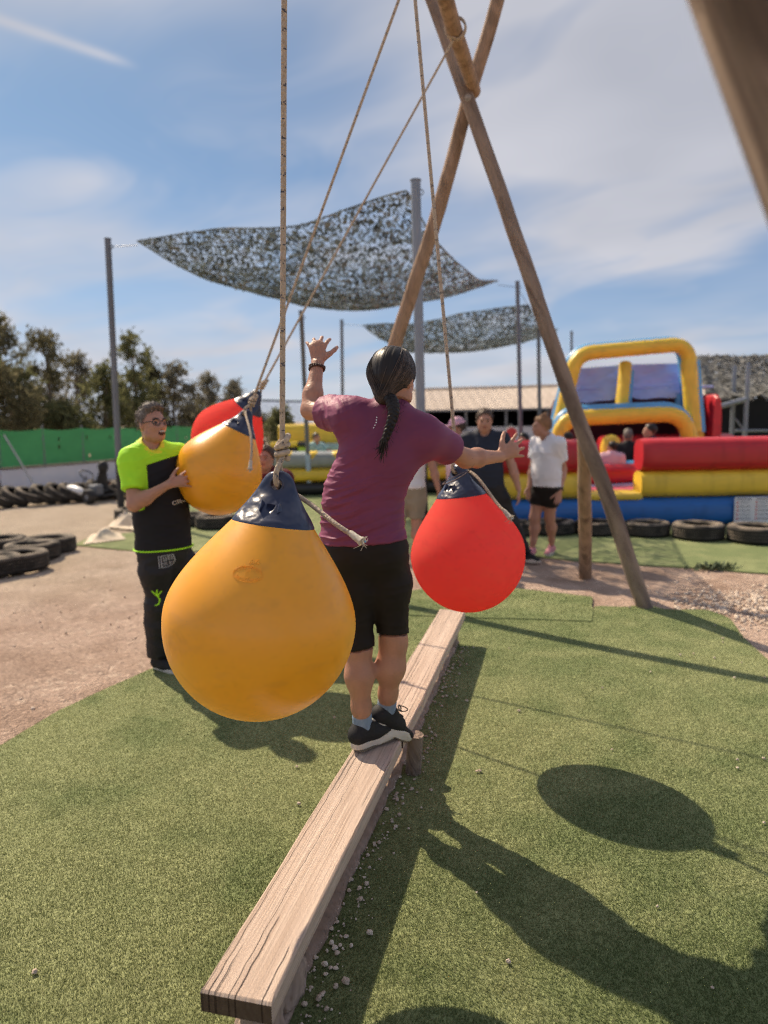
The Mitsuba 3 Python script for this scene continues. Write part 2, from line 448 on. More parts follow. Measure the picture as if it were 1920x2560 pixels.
pr('m_sock', c_cloth((.20, .27, .36), .1), .9)
pr('m_white_print', (.72, .73, .74), .5)
pr('m_grey_print', (.40, .41, .43), .6)
pr('m_shoe_black', c_cloth((.012, .012, .014), .2), .75)
pr('m_shoe_sole', proc(lambda p, n, uv: mix((.50, .44, .36), (.70, .65, .57), fbm(p.x * 30, p.y * 30, p.z * 30, 3))), .6)
pr('m_outsole', proc(lambda p, n, uv: mix((.10, .082, .06), (.24, .19, .13), noise(p.x * 60, p.y * 60, p.z * 200))), .8)
pr('m_pink_shoe', (.55, .22, .26), .7)
pr('m_lace', (.03, .028, .03), .8)
pr('m_lace_rim', (.62, .16, .10), .7)
pr('m_bracelet', (.055, .022, .016), .5)
pr('m_glasses', (.02, .018, .02), .25)
scene['m_lens'] = {'type': 'thindielectric', 'int_ior': 1.2}
pr('m_tattoo', (.10, .06, .06), .5)

def c_tyre(p, n, uv):
    d = fbm(p.x * 11, p.y * 11, p.z * 11, 4)
    dust = smoothstep(.2, .9, n.z) * smoothstep(.25, .65, d)
    return mix(mix((.018, .0175, .017), (.04, .037, .034), d), (.27, .225, .175), dust * .8)
pr('m_tyre', proc(c_tyre), .85, specular=.25)
pr('m_galv', proc(lambda p, n, uv: mix((.20, .23, .27), (.30, .335, .38), fbm(p.x * 4, p.y * 4, p.z * 3, 3))), .5, metallic=.35)
pr('m_galv_grey', proc(lambda p, n, uv: mix((.12, .13, .15), (.19, .205, .23), fbm(p.x * 4, p.y * 4, p.z * 3, 3))), .55, metallic=.3)
pr('m_black_pad', (.022, .022, .024), .7)
pr('m_paleblue_pad', (.38, .49, .62), .6)
pr('m_bolt', (.32, .31, .30), .4, metallic=.8)
pr('m_cable', (.16, .18, .20), .5, metallic=.5)
def pvc(name, col, rough=.38):
    col = np.asarray(col, float)
    pr(name, proc(lambda p, n, uv: mi.Color3f(*map(float, col)) * (.84 + .2 * fbm(p.x * 3, p.y * 3, p.z * 6, 3)) * (1 - .16 * smoothstep(.5, .8, fbm(p.x * 9, p.y * 9, p.z * 1.6, 3)))), rough, specular=.5)
pvc('m_pvc_red', (.52, .018, .028)); pvc('m_pvc_yellow', (.80, .55, .050)); pvc('m_pvc_blue', (.014, .13, .42)); pvc('m_pvc_lightblue', (.10, .36, .66))
pvc('m_pvc_maroon', (.075, .006, .015), .6); pvc('m_pvc_grey', (.30, .33, .33)); pvc('m_pvc_black', (.016, .017, .02)); pvc('m_pvc_pink', (.72, .16, .22)); pvc('m_pvc_lilac', (.42, .42, .64)); pvc('m_pvc_green', (.40, .56, .04))
pvc('m_pvc_pale', (.36, .47, .40))
pr('m_drape', c_cloth((.38, .46, .80), .12), .7, two=True)
pr('m_sign_board', (.72, .72, .74), .5)
pr('m_sign_text', (.10, .10, .16), .6)
pr('m_sign_red', (.50, .05, .06), .6)
pr('m_white_wall', proc(lambda p, n, uv: mix((.50, .50, .56), (.66, .66, .70), fbm(p.x * 1.5, p.y * 1.5, p.z * 3, 4))), .9)
pr('m_roof', proc(lambda p, n, uv: mix((.46, .38, .31), (.56, .475, .395), fbm(p.x * .6, p.y * .6, p.z * 2, 4)) * (.93 + .07 * dr.cos(p.x * 12))), .9)
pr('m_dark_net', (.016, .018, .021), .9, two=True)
pr('m_soil_dark', proc(lambda p, n, uv: mix((.10, .075, .05), (.20, .155, .105), fbm(p.x * 4, p.y * 4, p.z * 4, 4))), 1.0)
pr('m_green_mesh', proc(lambda p, n, uv: mix((.045, .25, .085), (.075, .37, .135), fbm(p.x * 1.2, p.y * 1.2, p.z * 2, 3)) * (.85 + .3 * noise(p.x * 90, p.y * 90, p.z * 90))), .8, two=True)
pr('m_tarp', proc(lambda p, n, uv: mix((.55, .45, .33), (.74, .64, .50), fbm(p.x * 3, p.y * 3, p.z * 8, 3))), .85, two=True)
def c_bark(p, n, uv): return mix((.10, .08, .06), (.24, .20, .15), fbm(p.x * 6, p.y * 6, p.z * 2, 3))
pr('m_bark', proc(c_bark), .95)
def leafmat(name, a, b):
    c = proc(lambda p, n, uv: mix(a, b, noise(p.x * 1.1, p.y * 1.1, p.z * 1.1) * .6 + .4 * cell_rand(p.x * 9, p.y * 9, p.z * 9)))
    scene[name] = {'type': 'principledthin', 'base_color': c, 'roughness': .6, 'eta': 1.35, 'diff_trans': .95}
leafmat('m_leaf_olive', (.10, .10, .06), (.23, .21, .125)); leafmat('m_leaf_grey', (.14, .135, .10), (.27, .25, .185)); leafmat('m_leaf_green', (.10, .115, .055), (.23, .23, .115))
def c_camo(p, n, uv):
    r = cell_rand(p.x * 7, p.y * 7, p.z * 3)
    return mix(mix((.06, .085, .10), (.28, .36, .42), r), (.20, .22, .22), smoothstep(.85, .87, r))
scene['m_camo'] = {'type': 'twosided', 'bsdf': {'type': 'principled', 'base_color': proc(c_camo), 'roughness': .9}}
scene['m_camo_tan'] = {'type': 'twosided', 'bsdf': {'type': 'principled', 'base_color': proc(lambda p, n, uv: mix((.11, .112, .105), (.25, .245, .225), cell_rand(p.x * 7, p.y * 7, p.z * 5))), 'roughness': .9}}
pr('m_stone', proc(lambda p, n, uv: mix((.46, .36, .28), (.66, .56, .46), cell_rand(p.x * 18, p.y * 18)) * (.85 + .2 * noise(p.x * 120, p.y * 120, p.z * 120))), .9)
pr('m_hill', (.24, .29, .37), 1.0, two=True)
pr('m_kart_white', (.72, .72, .72), .35); pr('m_kart_black', (.014, .014, .015), .6); pr('m_kart_orange', (.55, .14, .03), .5)
pr('m_weed', (.085, .115, .06), .8, two=True)

# ------------------------------------------------------------------ ground
rng = np.random.default_rng(7)
def axis(fine0, fine1, step, far):
    g = np.arange(fine0, fine1 + 1e-6, step); o, s, x = [], step, 0.0
    while x < far: s *= 1.35; x += s; o.append(x)
    o = np.array(o); return np.r_[fine0 - o[::-1], g, fine1 + o]
MAIN_TURF = np.array([p[:2] for p in (V(-3.4, .3, 0), (-2.040, 2.954, 0.000), (-1.897, 3.297, 0.000), (-1.794, 3.722, 0.000), (-1.618, 4.105, 0.000), (-1.470, 4.405, 0.000), (-1.190, 4.845, 0.000), (-0.689, 5.293, 0.000), (-0.272, 5.526, 0.000), (0.192, 5.551, 0.000),
    (1.565, 5.279, 0.000), (1.711, 5.678, 0.000), (1.951, 5.633, 0.000), (2.148, 5.707, 0.000), (2.249, 5.528, 0.000), (2.573, 5.507, 0.000), (2.633, 5.289, 0.000), (2.472, 4.712, 0.000), (2.394, 4.243, 0.000), (2.184, 3.104, 0.000), V(2.6, .4, 0), V(.5, .0, 0), V(-2, -.2, 0))])
PIECE_TURF = np.array([p[:2] for p in ((-0.160, 5.505, 0.000), (0.189, 5.470, 0.000), (1.547, 5.218, 0.000), (1.794, 5.946, 0.000), (1.537, 6.095, 0.000), (1.131, 6.332, 0.000), (0.549, 6.448, 0.000), (-0.052, 6.109, 0.000))])
BACK_TURF = np.array([p[:2] for p in ((-4.041, 9.113, 0.000), (-3.009, 8.558, 0.000), (-2.024, 8.465, 0.000), (-0.714, 8.222, 0.000), (0.371, 8.121, 0.000), (1.566, 7.898, 0.000), (2.045, 7.537, 0.000), (2.733, 7.232, 0.000), (3.720, 6.750, 0.000), (4.663, 6.248, 0.000), V(14, 8.6, 0), V(18, 14, 0), V(14, 19, 0), V(2, 19, 0), (-3.807, 14.185, 0.000), (-4.233, 12.903, 0.000), (-3.544, 10.131, 0.000), (-4.070, 9.779, 0.000))])
xs, ys = axis(-7, 9, .085, 4000), axis(-1, 13, .085, 4000)
X, Y = np.meshgrid(xs, ys, indexing='ij')
nz = (meshkit.fbm(np.stack([X * 1.3, Y * 1.3, X * 0], -1), 4, 3) - .5) * .05 + (meshkit.fbm(np.stack([X * 5, Y * 5, X * 0], -1), 3, 9) - .5) * .022
import shapely
turfs = shapely.union_all([sg.Polygon(MAIN_TURF).buffer(.12), sg.Polygon(PIECE_TURF).buffer(.12), sg.Polygon(BACK_TURF).buffer(.12)])
dist = shapely.distance(turfs, shapely.points(X, Y))
Z = nz * sstep(0, .35, dist) * (np.hypot(X, Y - 5) < 30) - .004
Z = np.where(dist <= 0, -.006, Z)
i, j = np.meshgrid(np.arange(len(xs) - 1), np.arange(len(ys) - 1), indexing='ij'); w = len(ys)
struct('ground', (np.stack([X, Y, Z], -1).reshape(-1, 3), np.stack([i * w + j, (i + 1) * w + j, (i + 1) * w + j + 1, i * w + j + 1], -1).reshape(-1, 4)), 'm_dirt', True, label='dry reddish dirt ground with a paler sandy track beyond')


def wavy(poly, step=.06, amp=.012, seed=0):
    p = sg.Polygon(poly); L = p.exterior.length; n = int(L / step)
    q = np.array([p.exterior.interpolate(t * L / n).coords[0] for t in range(n)])
    k = np.stack([q[:, 0] * 3, q[:, 1] * 3, np.zeros(n)], -1)
    return q + (np.stack([meshkit.fbm(k, 3, seed), meshkit.fbm(k, 3, seed + 5)], -1) - .5) * amp * 2


def turf(name, poly, h, label, amp=.02, seed=0):
    q = wavy(poly, .06, amp, seed)
    m = prism(q, h + .02, -.02)
    struct(name, m, 'm_turf', False, label=label)
    return sg.Polygon(q)
turf_main = turf('turf', MAIN_TURF, .006, 'green artificial turf mat under the balance beam')
turf_piece = turf('turf', PIECE_TURF, .014, 'small overlapping piece of artificial turf at the far end of the beam', .02, 3)
turf_back = turf('turf', BACK_TURF, .010, 'wide strip of artificial turf under the row of tyres and the inflatables', .04, 6)


def blades(poly, area, n, base, seed, hmax, wd, fall=None):
    r = np.random.default_rng(seed); x0, x1, y0, y1 = area
    p = np.stack([r.uniform(x0, x1, n), r.uniform(y0, y1, n)], 1)
    if fall: p = p[r.random(n) < fall(p)]
    shapely.prepare(poly); p = p[shapely.contains(poly, shapely.points(p))]; n = len(p)
    a = r.uniform(0, 2 * np.pi, n); lean = r.uniform(.1, 1.0, n); h = r.uniform(.55, 1, n) * hmax
    lay = meshkit.fbm(np.stack([p[:, 0] * 4, p[:, 1] * 4, p[:, 0] * 0], -1), 2, 5) * 12 + a * .45
    w = r.uniform(.7, 1.3, n) * wd
    dx, dy = np.cos(a) * w, np.sin(a) * w
    tx, ty = np.cos(lay) * h * lean, np.sin(lay) * h * lean
    zb = np.full(n, base)
    v = np.stack([np.stack([p[:, 0] - dx, p[:, 1] - dy, zb], -1), np.stack([p[:, 0] + dx, p[:, 1] + dy, zb], -1), np.stack([p[:, 0] + tx, p[:, 1] + ty, zb + h * np.sqrt(np.maximum(1 - lean ** 2 * .8, .1))], -1)], 1).reshape(-1, 3)
    return v, np.arange(3 * n).reshape(-1, 3)
def fall(p):
    d = np.hypot(p[:, 0], p[:, 1]); return np.clip((1.9 / np.maximum(d, .1)) ** 1.35, 0, 1) * (np.abs(p[:, 0]) < p[:, 1] * .60 + .15) * (p[:, 1] > 1.15)
va, fa = blades(turf_main, (-2.9, 2.9, 1.1, 6.2), 2600000, .005, 5, .0125, .0013, fall)
vb, fb = blades(turf_piece, (-.4, 2.2, 5, 7), 30000, .013, 6, .02, .0022)
struct('turf_grass', (np.vstack([va, vb]), np.vstack([fa, fb + len(va)])), 'm_blade', False, label='short plastic grass blades of the artificial turf', kind='stuff')
# ------------------------------------------------------------------ log frame
def log(a, b, r0, r1, seed=0, n=60, sides=24, amp=.05):
    a, b = np.asarray(a, float), np.asarray(b, float); t = np.linspace(0, 1, n)[:, None]
    e = frame(b - a); L = np.linalg.norm(b - a)
    wob = np.stack([meshkit.fbm(np.stack([t[:, 0] * L * .8, t[:, 0] * 0 + q, t[:, 0] * 0 + seed], -1), 3) - .5 for q in (1, 5)], -1) * .05
    p = a + (b - a) * t + wob @ e[:, :2].T
    m = tube(p, r0 + (r1 - r0) * t[:, 0], sides)
    v = np.asarray(m.vertices).copy(); k = n * sides
    c = np.repeat(p, sides, 0); q = v[:k] - c
    ang = np.tile(np.arange(sides) * 2 * np.pi / sides, n); ss = np.repeat(t[:, 0] * L, sides)
    d = meshkit.fbm(np.stack([np.cos(ang) * 2.2, np.sin(ang) * 2.2 + seed, ss * 1.2], -1), 4, seed) - .5
    kn = np.zeros(k)
    rr = np.random.default_rng(seed)
    for _ in range(int(L * 2.2)):
        s0, a0 = rr.uniform(0, L), rr.uniform(0, 6.28); da = np.angle(np.exp(1j * (ang - a0)))
        kn += rr.uniform(.05, .16) * np.exp(-((ss - s0) / .05) ** 2 - (da / .5) ** 2)
    v[:k] = c + q * (1 + d * amp * 2 + kn)[:, None]
    m.vertices = v; return m
BEAM_U = V(.2405, .9706, 0)
LOG_END = V(.749, 5.97, 4.129)
log_at = lambda s: LOG_END - BEAM_U * s
FOOT_R, CROSS = V(*(2.127, 5.621, 0.000)), V(*(0.711, 5.930, 4.038))
FOOT_L = V(-.56, 6.33, 0)
fr = thing('log_frame', 'tall frame of round wooden logs crossed in an X that carries the hanging buoys', 'log frame')
ext = lambda a, b, k: a + (b - a) * k
obj('leg', log(ext(FOOT_R, CROSS, -.05), ext(FOOT_R, CROSS, 1.30), .064, .052, 1), 'm_log_grey', fr, 50, label='weathered front leg of the far log cross, its foot on the turf edge')
CROSS_L = CROSS + V(.02, .125, .02)
obj('leg', log(ext(FOOT_L, CROSS_L, -.05), ext(FOOT_L, CROSS_L, 1.32), .064, .052, 2), 'm_log', fr, 50, label='rear leg of the far log cross that rises to the right')
obj('crossbeam', log(LOG_END + BEAM_U * .06 + V(0, 0, .0), log_at(7.2), .050, .058, 3, 80), 'm_log', fr, 50, label='horizontal overhead log with the ropes tied to it')
BR = V(*(1.951, 6.748, 0.000)); BT = ext(FOOT_R, CROSS, .335) + V(-.01, .10, 0)
obj('brace_post', log(ext(BR, BT, -.1), BT, .062, .055, 4, 30), 'm_log', fr, 50, label='short orange-brown brace post behind the leg')
NEARX = log_at(5.41); NA = V(*(0.431, 0.720, 1.878)); NF = NEARX + (NA - NEARX) * NEARX[2] / (NEARX[2] - NA[2])
obj('leg', log(NF - (0, 0, .1), ext(NF, NEARX, 1.1), .080, .070, 5, 120, 48, .04), 'm_log_grey', fr, 50, label='thick weathered leg close by, cut by the top right of the picture')
NL = NEARX + V(-(NF[0] - NEARX[0]), .14, -NEARX[2])
obj('leg', log(NL, ext(NL, NEARX + V(0, .14, 0), 1.1), .075, .070, 6, 60), 'm_log_grey', fr, 50)
e = frame(unit(V(-.1, -1, -.3)))
bolt = xf(cat(lathe([(0, .0), (.016, .0), (.016, .012), (.011, .016), (0, .016)], 12), lathe([(0, -.004), (.026, -.004), (.026, 0), (0, 0)], 20)), mat4(e, CROSS + V(-.005, -.066, -.02)))
obj('bolt', bolt, 'm_bolt', fr)

# ------------------------------------------------------------------ balance beam
def slab(poly, z0, z1, bev):
    p = np.asarray(poly, float); P = sg.Polygon(p); n = len(p)
    c = p.mean(0)
    q = []
    for i in range(n):
        a, b, d = p[i - 1], p[i], p[(i + 1) % n]
        t = unit(d - a); nn = V(-t[1], t[0]); q.append(b + nn * bev)
    q = np.array(q)
    if sg.Polygon(q).area > P.area: q = 2 * p - q
    rings = [(p, z0), (p, z1 - bev), (q * .6 + p * .4, z1 - bev * .3), (q, z1)]
    v = np.vstack([np.c_[r, np.full(n, z)] for r, z in rings]); f = []
    j = np.arange(n); j2 = (j + 1) % n
    ccw = sg.Polygon(p).exterior.is_ccw
    for k in range(3):
        w = np.stack([k * n + j, k * n + j2, (k + 1) * n + j2, (k + 1) * n + j], 1); f.append(w if ccw else w[:, ::-1])
    f = np.vstack(f); f = np.vstack([f[:, [0, 1, 2]], f[:, [0, 2, 3]]])
    import mapbox_earcut as mc
    for r, off, up in ((p, 0, False), (q, 3 * n, True)):
        t = mc.triangulate_float64(r, np.array([n], np.uint32)).reshape(-1, 3).astype(int)
        e1, e2 = r[t[:, 1]] - r[t[:, 0]], r[t[:, 2]] - r[t[:, 0]]; a = e1[:, 0] * e2[:, 1] - e1[:, 1] * e2[:, 0]
        t = np.where(((a > 0) != up)[:, None], t[:, ::-1], t); f = np.vstack([f, t + off])
    return trimesh.Trimesh(v, f, process=False)
B0 = V(-.451, 1.516, 0)
bw = lambda s, x: B0 + BD * s + BX * x
def plank(s0, s1, x0, x1, z1, th, seed):
    ss = np.linspace(s0, s1, int((s1 - s0) / .03)); r = lambda q: (meshkit.fbm(np.stack([ss * 2.2, ss * 0 + q, ss * 0 + seed], -1), 4) - .5) * .012
    L = np.array([bw(s, x0 + d)[:2] for s, d in zip(ss, r(1))]); R = np.array([bw(s, x1 + d)[:2] for s, d in zip(ss, r(7))])
    return slab(np.vstack([R, L[::-1]]), z1 - th, z1, .006)
bb = thing('balance_beam', 'long low weathered wooden balance beam that runs away over the turf under the ropes', 'balance beam')
obj('plank', plank(0, 1.40, 0, .176, .220, .054, 1), 'm_plank', bb, 30, label='nearer plank with a cracked end and a knot')
obj('plank', plank(1.404, 3.42, .006, .186, .230, .054, 2), 'm_plank', bb, 30, label='farther plank, set slightly higher')
def post(c, sx, sy, z0, z1):
    return box((c[0], c[1], (z0 + z1) / 2), (sx, sy, z1 - z0), rz(math.atan2(-BD[0], BD[1])), .008)
obj('post', cat(*[post(bw(1.36, .02), .07, .10, -.1, .153)]), 'm_log_grey', bb); obj('post', log(bw(1.52, .20) + V(0, 0, -.1), bw(1.50, .215) + V(0, 0, .19), .036, .034, 9, 14), 'm_log_grey', bb, 50, label='stub post beside the joint')
obj('post', post(bw(3.3, .10), .09, .12, -.1, .165), 'm_log_grey', bb)
obj('foot_block', xf(cat(trimesh.creation.icosphere(3, 1.0)), np.diag([.10, .10, .10, 1.])), 'm_soil_dark', bb)
fb = scene.pop('balance_beam__foot_block')
ss = np.linspace(.10, .42, 14)
def clod(c, rad, seed):
    m = trimesh.creation.icosphere(3, 1.0); v = np.asarray(m.vertices); d = meshkit.fbm(v * 2.2 + seed, 4, seed) - .5
    m.vertices = v * (1 + .7 * d)[:, None] * np.asarray(rad) + np.asarray(c); return m
obj('footing', cat(clod(bw(.13, .085) + V(0, 0, .05), (.062, .09, .115), 3), clod(bw(.27, .09) + V(0, 0, .035), (.06, .10, .10), 5)), 'm_dirt', bb, 60, label='clod of soil and stones under the near end')

# ------------------------------------------------------------------ hanging buoys and their ropes
def ball_profile():
    zl = np.linspace(-1, 0, 40)[1:]; lo = [(.27 * math.sqrt(max(1 - z * z, 0)), .278 * z) for z in np.sin(zl * np.pi / 2)]
    t = np.linspace(0, 1, 40)[1:]; z0, z1, r0, r1, m1 = 0, .284, .27, .110, -.78
    h = z1 - z0
    up = [((2 * q**3 - 3 * q**2 + 1) * r0 + (-2 * q**3 + 3 * q**2) * r1 + (q**3 - q**2) * m1 * h, z0 + h * q) for q in t]
    return np.array([(0, -.278)] + lo + up + [(.10, .286), (0, .286)])
PROF = ball_profile()
BODY = lathe(PROF, 128)
def ball_f(P):
    R = np.interp(P[:, 2], PROF[:-2, 1], PROF[:-2, 0]); return (np.hypot(P[:, 0], P[:, 1]) - R) * .8
def cap_mesh():
    z = np.array([.272, .276, .285, .30, .325, .35, .375, .395, .410, .420, .426, .4285]); wx = np.array([.113, .1165, .113, .104, .086, .070, .056, .047, .038, .028, .015, .004]); wy = np.array([.113, .1165, .112, .098, .070, .047, .033, .027, .0235, .019, .012, .003])
    zz = np.r_[np.linspace(.272, .2765, 4), np.linspace(.28, .4285, 50)]
    from scipy.interpolate import PchipInterpolator as PC
    X, Y = PC(z, wx)(zz), PC(z, wy)(zz); th = np.arange(96) * 2 * np.pi / 96
    rings = np.stack([X[:, None] * np.cos(th), Y[:, None] * np.sin(th), np.broadcast_to(zz[:, None], (len(zz), 96))], -1)
    m = lathe(np.c_[X, zz], 96); v = rings.reshape(-1, 3); k = len(v)
    f = np.asarray(m.faces); j = np.arange(96); j2 = (j + 1) % 96; n = len(zz)
    f = np.vstack([f, np.stack([j * 0 + k, j2, j], 1), np.stack([j * 0 + k + 1, (n - 1) * 96 + j, (n - 1) * 96 + j2], 1)])
    m = trimesh.Trimesh(np.vstack([v, [[0, 0, zz[0]], [0, 0, zz[-1]]]]), f, process=False)
    hole = trimesh.creation.cylinder(.0165, .3, sections=28); hole.apply_transform(mat4(frame(V(0, 1, 0)), (0, 0, .388)))
    sock = trimesh.creation.cylinder(.012, .06, sections=20); sock.apply_transform(mat4(frame(V(0, .93, .36)), (0, -.088, .322)))
    w = man(m) - man(hole) - man(sock)
    for s in (-1, 1):  # two small moulded fins beside the socket
        fin = np.array([(s * .018, -.060, .335), (s * .024, -.092, .314), (s * .034, -.068, .320), (s * .025, -.068, .344), (s * .024, -.05, .305)])
        w = w + man(trimesh.convex.convex_hull(fin))
    rim = tube([(.0185 * math.cos(a), -.0275, .388 + .0185 * math.sin(a)) for a in np.arange(28) * 2 * np.pi / 28], .0035, 8, closed=True)
    return cat(tri(w), rim)
CAP = cap_mesh()
body_p = {m: mikit.ply(BODY, m, 40) for m in ('m_yellow_buoy', 'm_red_buoy')}
cap_p = mikit.ply(CAP, 'm_navy_rubber', 32)
def emboss():
    o = []
    for a, b, w in ((.040, .023, .0012), (.0365, .0195, .0007)):
        th = np.linspace(0, 2 * np.pi, 64, endpoint=False); th2 = th
        ring = sg.Polygon(np.c_[a * np.cos(th), b * np.sin(th)]).difference(sg.Polygon(np.c_[(a - w * 1.4) * np.cos(th), (b - w * 1.4) * np.sin(th)]))
        o.append(trimesh.creation.extrude_polygon(ring, .002, engine='earcut'))
    r = np.random.default_rng(2)
    for k in range(26):  # worn, unreadable raised characters round the oval
        a = 2 * np.pi * k / 26; c = V(.030 * math.cos(a), .0145 * math.sin(a))
        if abs(math.sin(a)) < .25: continue
        o.append(box((c[0], c[1], .001), (r.uniform(.0012, .0026), .0042, .002)))
    o.append(trimesh.creation.extrude_polygon(sg.Point(0, -.002).buffer(.010).difference(sg.Point(.003, -.001).buffer(.0085)), .002, engine='earcut'))
    t = meshkit.text_mesh('A4', .015, .002, True); t.apply_translation([-t.bounds[1][0] / 2 + .008, .030, 0]); o.append(t)
    return cat(*o)


def rope_ply(pts, r, mat='m_rope', sides=12):
    m = tube(pts, r, sides); p = np.asarray(pts); L = np.r_[0, np.cumsum(np.linalg.norm(np.diff(p, axis=0), axis=1))]
    uv = np.stack([np.tile(np.arange(sides) / sides, len(p)), np.repeat(L, sides)], 1); uv = np.vstack([uv, [[0, 0], [0, 0]]])
    return m, uv


def buoy(mat, C, K, facing, label, group='buoys hanging from the log frame', sc=1.0):
    ax = unit(np.asarray(K, float) - C); R = frame(ax, np.cross(ax, -np.asarray(facing, float)) * -1)
    # local -y looks along "facing"
    y = -unit(np.asarray(facing, float) - ax * (np.asarray(facing, float) @ ax)); R = np.stack([np.cross(y, ax), y, ax], 1)
    M = mat4(R, C, sc); k = thing('buoy', label, 'buoy', group)
    place('body', body_p[mat], M, k); place('cap', cap_p, M, k)
    return k, M


def hang(M, top, r, tail, label, s, wraps=True):
    """a rope from the eye of the cap up to the log, with a knot above the cap and a loose tail"""
    A = lambda *q: (M @ np.r_[q, 1.0])[:3]
    ax = M[:3, 2]; kn = A(0, -.004, .388 + .085); top = np.asarray(top, float); d = unit(top - kn)
    key = thing('rope', label, 'rope', 'ropes tied to the overhead log')
    loop = spline([A(.004, .035, .36), A(.002, .012, .381), A(0, -.012, .386), A(-.002, -.034, .398), A(-.003, -.034, .43), A(.002, -.014, .458), kn], 30)
    n = 60; sag = np.linspace(0, 1, n)[:, None]
    main = kn + (top - kn) * sag
    m, uv = rope_ply(np.vstack([loop[:-1], main]), r); obj('cord', m, 'm_rope', key, True, uv=uv)
    back = spline([A(-.002, .034, .375), A(-.004, .036, .42), A(-.012, .016, .455), kn + d * .01 - V(.01, 0, 0)], 14)
    e = frame(d); th = np.linspace(0, 2 * np.pi * 2.3, 60)
    coil = kn + np.outer(np.linspace(-.012, .036, 60), d) + np.outer(np.cos(th), e[:, 0]) * r * 2.05 + np.outer(np.sin(th), e[:, 1]) * r * 2.05
    th2 = np.linspace(.3, 2 * np.pi * 1.1, 34)
    bight = kn + np.outer(.040 + .016 * np.sin(th2 + .5), d) + np.outer(np.cos(th2) * 1.9 * r, e[:, 1]) + np.outer(np.sin(th2) * 1.9 * r + r * .3, e[:, 0])
    ms = [rope_ply(q, r * 1.04) for q in (back, coil, bight)]
    obj('knot', cat(*[q[0] for q in ms]), 'm_rope', key, True, uv=np.vstack([q[1] for q in ms]))
    if tail is not None:
        m, uv = rope_ply(spline(tail, 30), r * .92); obj('tail', m, 'm_rope', key, True, uv=uv)
        p, q = np.asarray(tail[-1], float), unit(np.asarray(tail[-1], float) - np.asarray(tail[-2], float))
        prof = [(r * .95, -.005), (r * 1.25, 0), (r * 1.35, .02), (r * 1.5, .035), (r * 1.7, .046), (r * .5, .047)]
        tp = xf(lathe(prof, 14), mat4(frame(q), p)); v = np.asarray(tp.vertices); tp.vertices = v + (meshkit.noise(v * 300)[:, None] - .5) * .004
        rr = np.random.default_rng(3); fr_ = []
        for _ in range(22):
            a = rr.normal(0, .5, 3); s0 = p + q * .04 + frame(q)[:, :2] @ rr.normal(0, r * .6, 2)
            fr_.append(tube([s0, s0 + unit(q + a * .4) * .012, s0 + unit(q + a) * rr.uniform(.014, .028)], .0009, 4))
        obj('frayed_end', cat(tp, *fr_), 'm_rope_tape', key, 60)
        obj('core_strand', tube([p + q * .03, p + q * .047 + frame(q)[:, 0] * .003, p + q * .054 + frame(q)[:, 0] * .007], .0035, 8), 'm_blue_strand', key)
    # turns round the log
    L = np.asarray(top); c = L + V(0, 0, .05); tt = np.linspace(0, 2 * np.pi * 2.0, 70); f2 = frame(BEAM_U, V(0, 0, -1))
    w = c + np.outer(np.cos(tt), f2[:, 0]) * .066 + np.outer(np.sin(tt), f2[:, 1]) * .066 + np.outer(np.linspace(-.02, .02, 70), BEAM_U)
    m, uv = rope_ply(w, r * .95); obj('lashing', m, 'm_rope', key, True, uv=uv)
    return key


under = lambda s: log_at(s) - V(0, 0, .05)
TOC = lambda C: unit(V(0, 0, 1.55) - C)
C1, K1 = V(*(-0.369, 2.035, 0.970)), V(*(-0.307, 2.070, 1.370))
b1, M1 = buoy('m_yellow_buoy', C1, K1, V(-.05, -1, .15), 'large yellow teardrop buoy nearest to the viewer, hanging free with A4 moulded on it', sc=1.04)
loc = np.linalg.inv(M1); h0 = V(.008, -.30, .215)
em = decal(emboss(), (-.006, -.30, .196), V(1, 0, 0), V(0, .38, .92), ball_f, .0009); em.apply_transform(M1)
obj('moulded_mark', em, 'm_yellow_buoy', b1, False)
cr = cat(*[box((x, 0, 0), (.0035, .0055, .0016)) for x in np.linspace(-.026, .026, 12)])
k0 = project(np.asarray(cr.vertices) * [1, .8, 0] + V(0, -.30, .300), np.broadcast_to(V(0, 1, 0), (len(cr.vertices), 3)), lambda P: (np.sqrt((P[:, 0] / 1.0) ** 2 + (P[:, 1] / .94) ** 2) - .104) * .8, -.0012)
cr.vertices = k0 + np.asarray(cr.vertices)[:, 2:] * V(0, -1, 0) + np.asarray(cr.vertices)[:, 1:2] * V(0, .75, 1)
cr.apply_transform(M1); obj('moulded_line', cr, 'm_navy_rubber', b1, False)
hang(M1, under(3.94), .0080, [tuple(M1[:3, :3] @ V(.030, .034, .372) + C1), (-0.241, 2.110, 1.319), (-0.177, 2.070, 1.276), (-0.097, 2.010, 1.228)], 'thick white rope of the nearest yellow buoy with a knot and a frayed loose end', 0)
C2, K2 = V(*(-1.030, 4.460, 1.247)), V(*(-0.857, 4.500, 1.591))
b2, M2 = buoy('m_yellow_buoy', C2, K2, V(-.3, -1, .4), 'yellow buoy held in front of the man in the neon shirt')
hang(M2, under(2.0), .0080, [tuple(M2[:3, :3] @ V(.01, -.04, .41) + C2), (-0.804, 4.280, 1.542), (-0.765, 4.150, 1.421), (-0.769, 4.120, 1.326)], 'rope that slants up from the yellow buoy held by the man', 1)
C3, K3 = V(*(0.393, 3.310, 0.914)), V(*(0.350, 3.330, 1.344))
b3, M3 = buoy('m_red_buoy', C3, K3, V(-.75, -.7, 0), 'bright red buoy hanging over the far end of the balance beam')
hang(M3, under(2.61), .0080, [tuple(M3[:3, :3] @ V(.0, .04, .39) + C3), (0.414, 3.300, 1.297), (0.478, 3.220, 1.217), (0.538, 3.140, 1.137)], 'rope of the red buoy hanging behind the outstretched hand', 2)
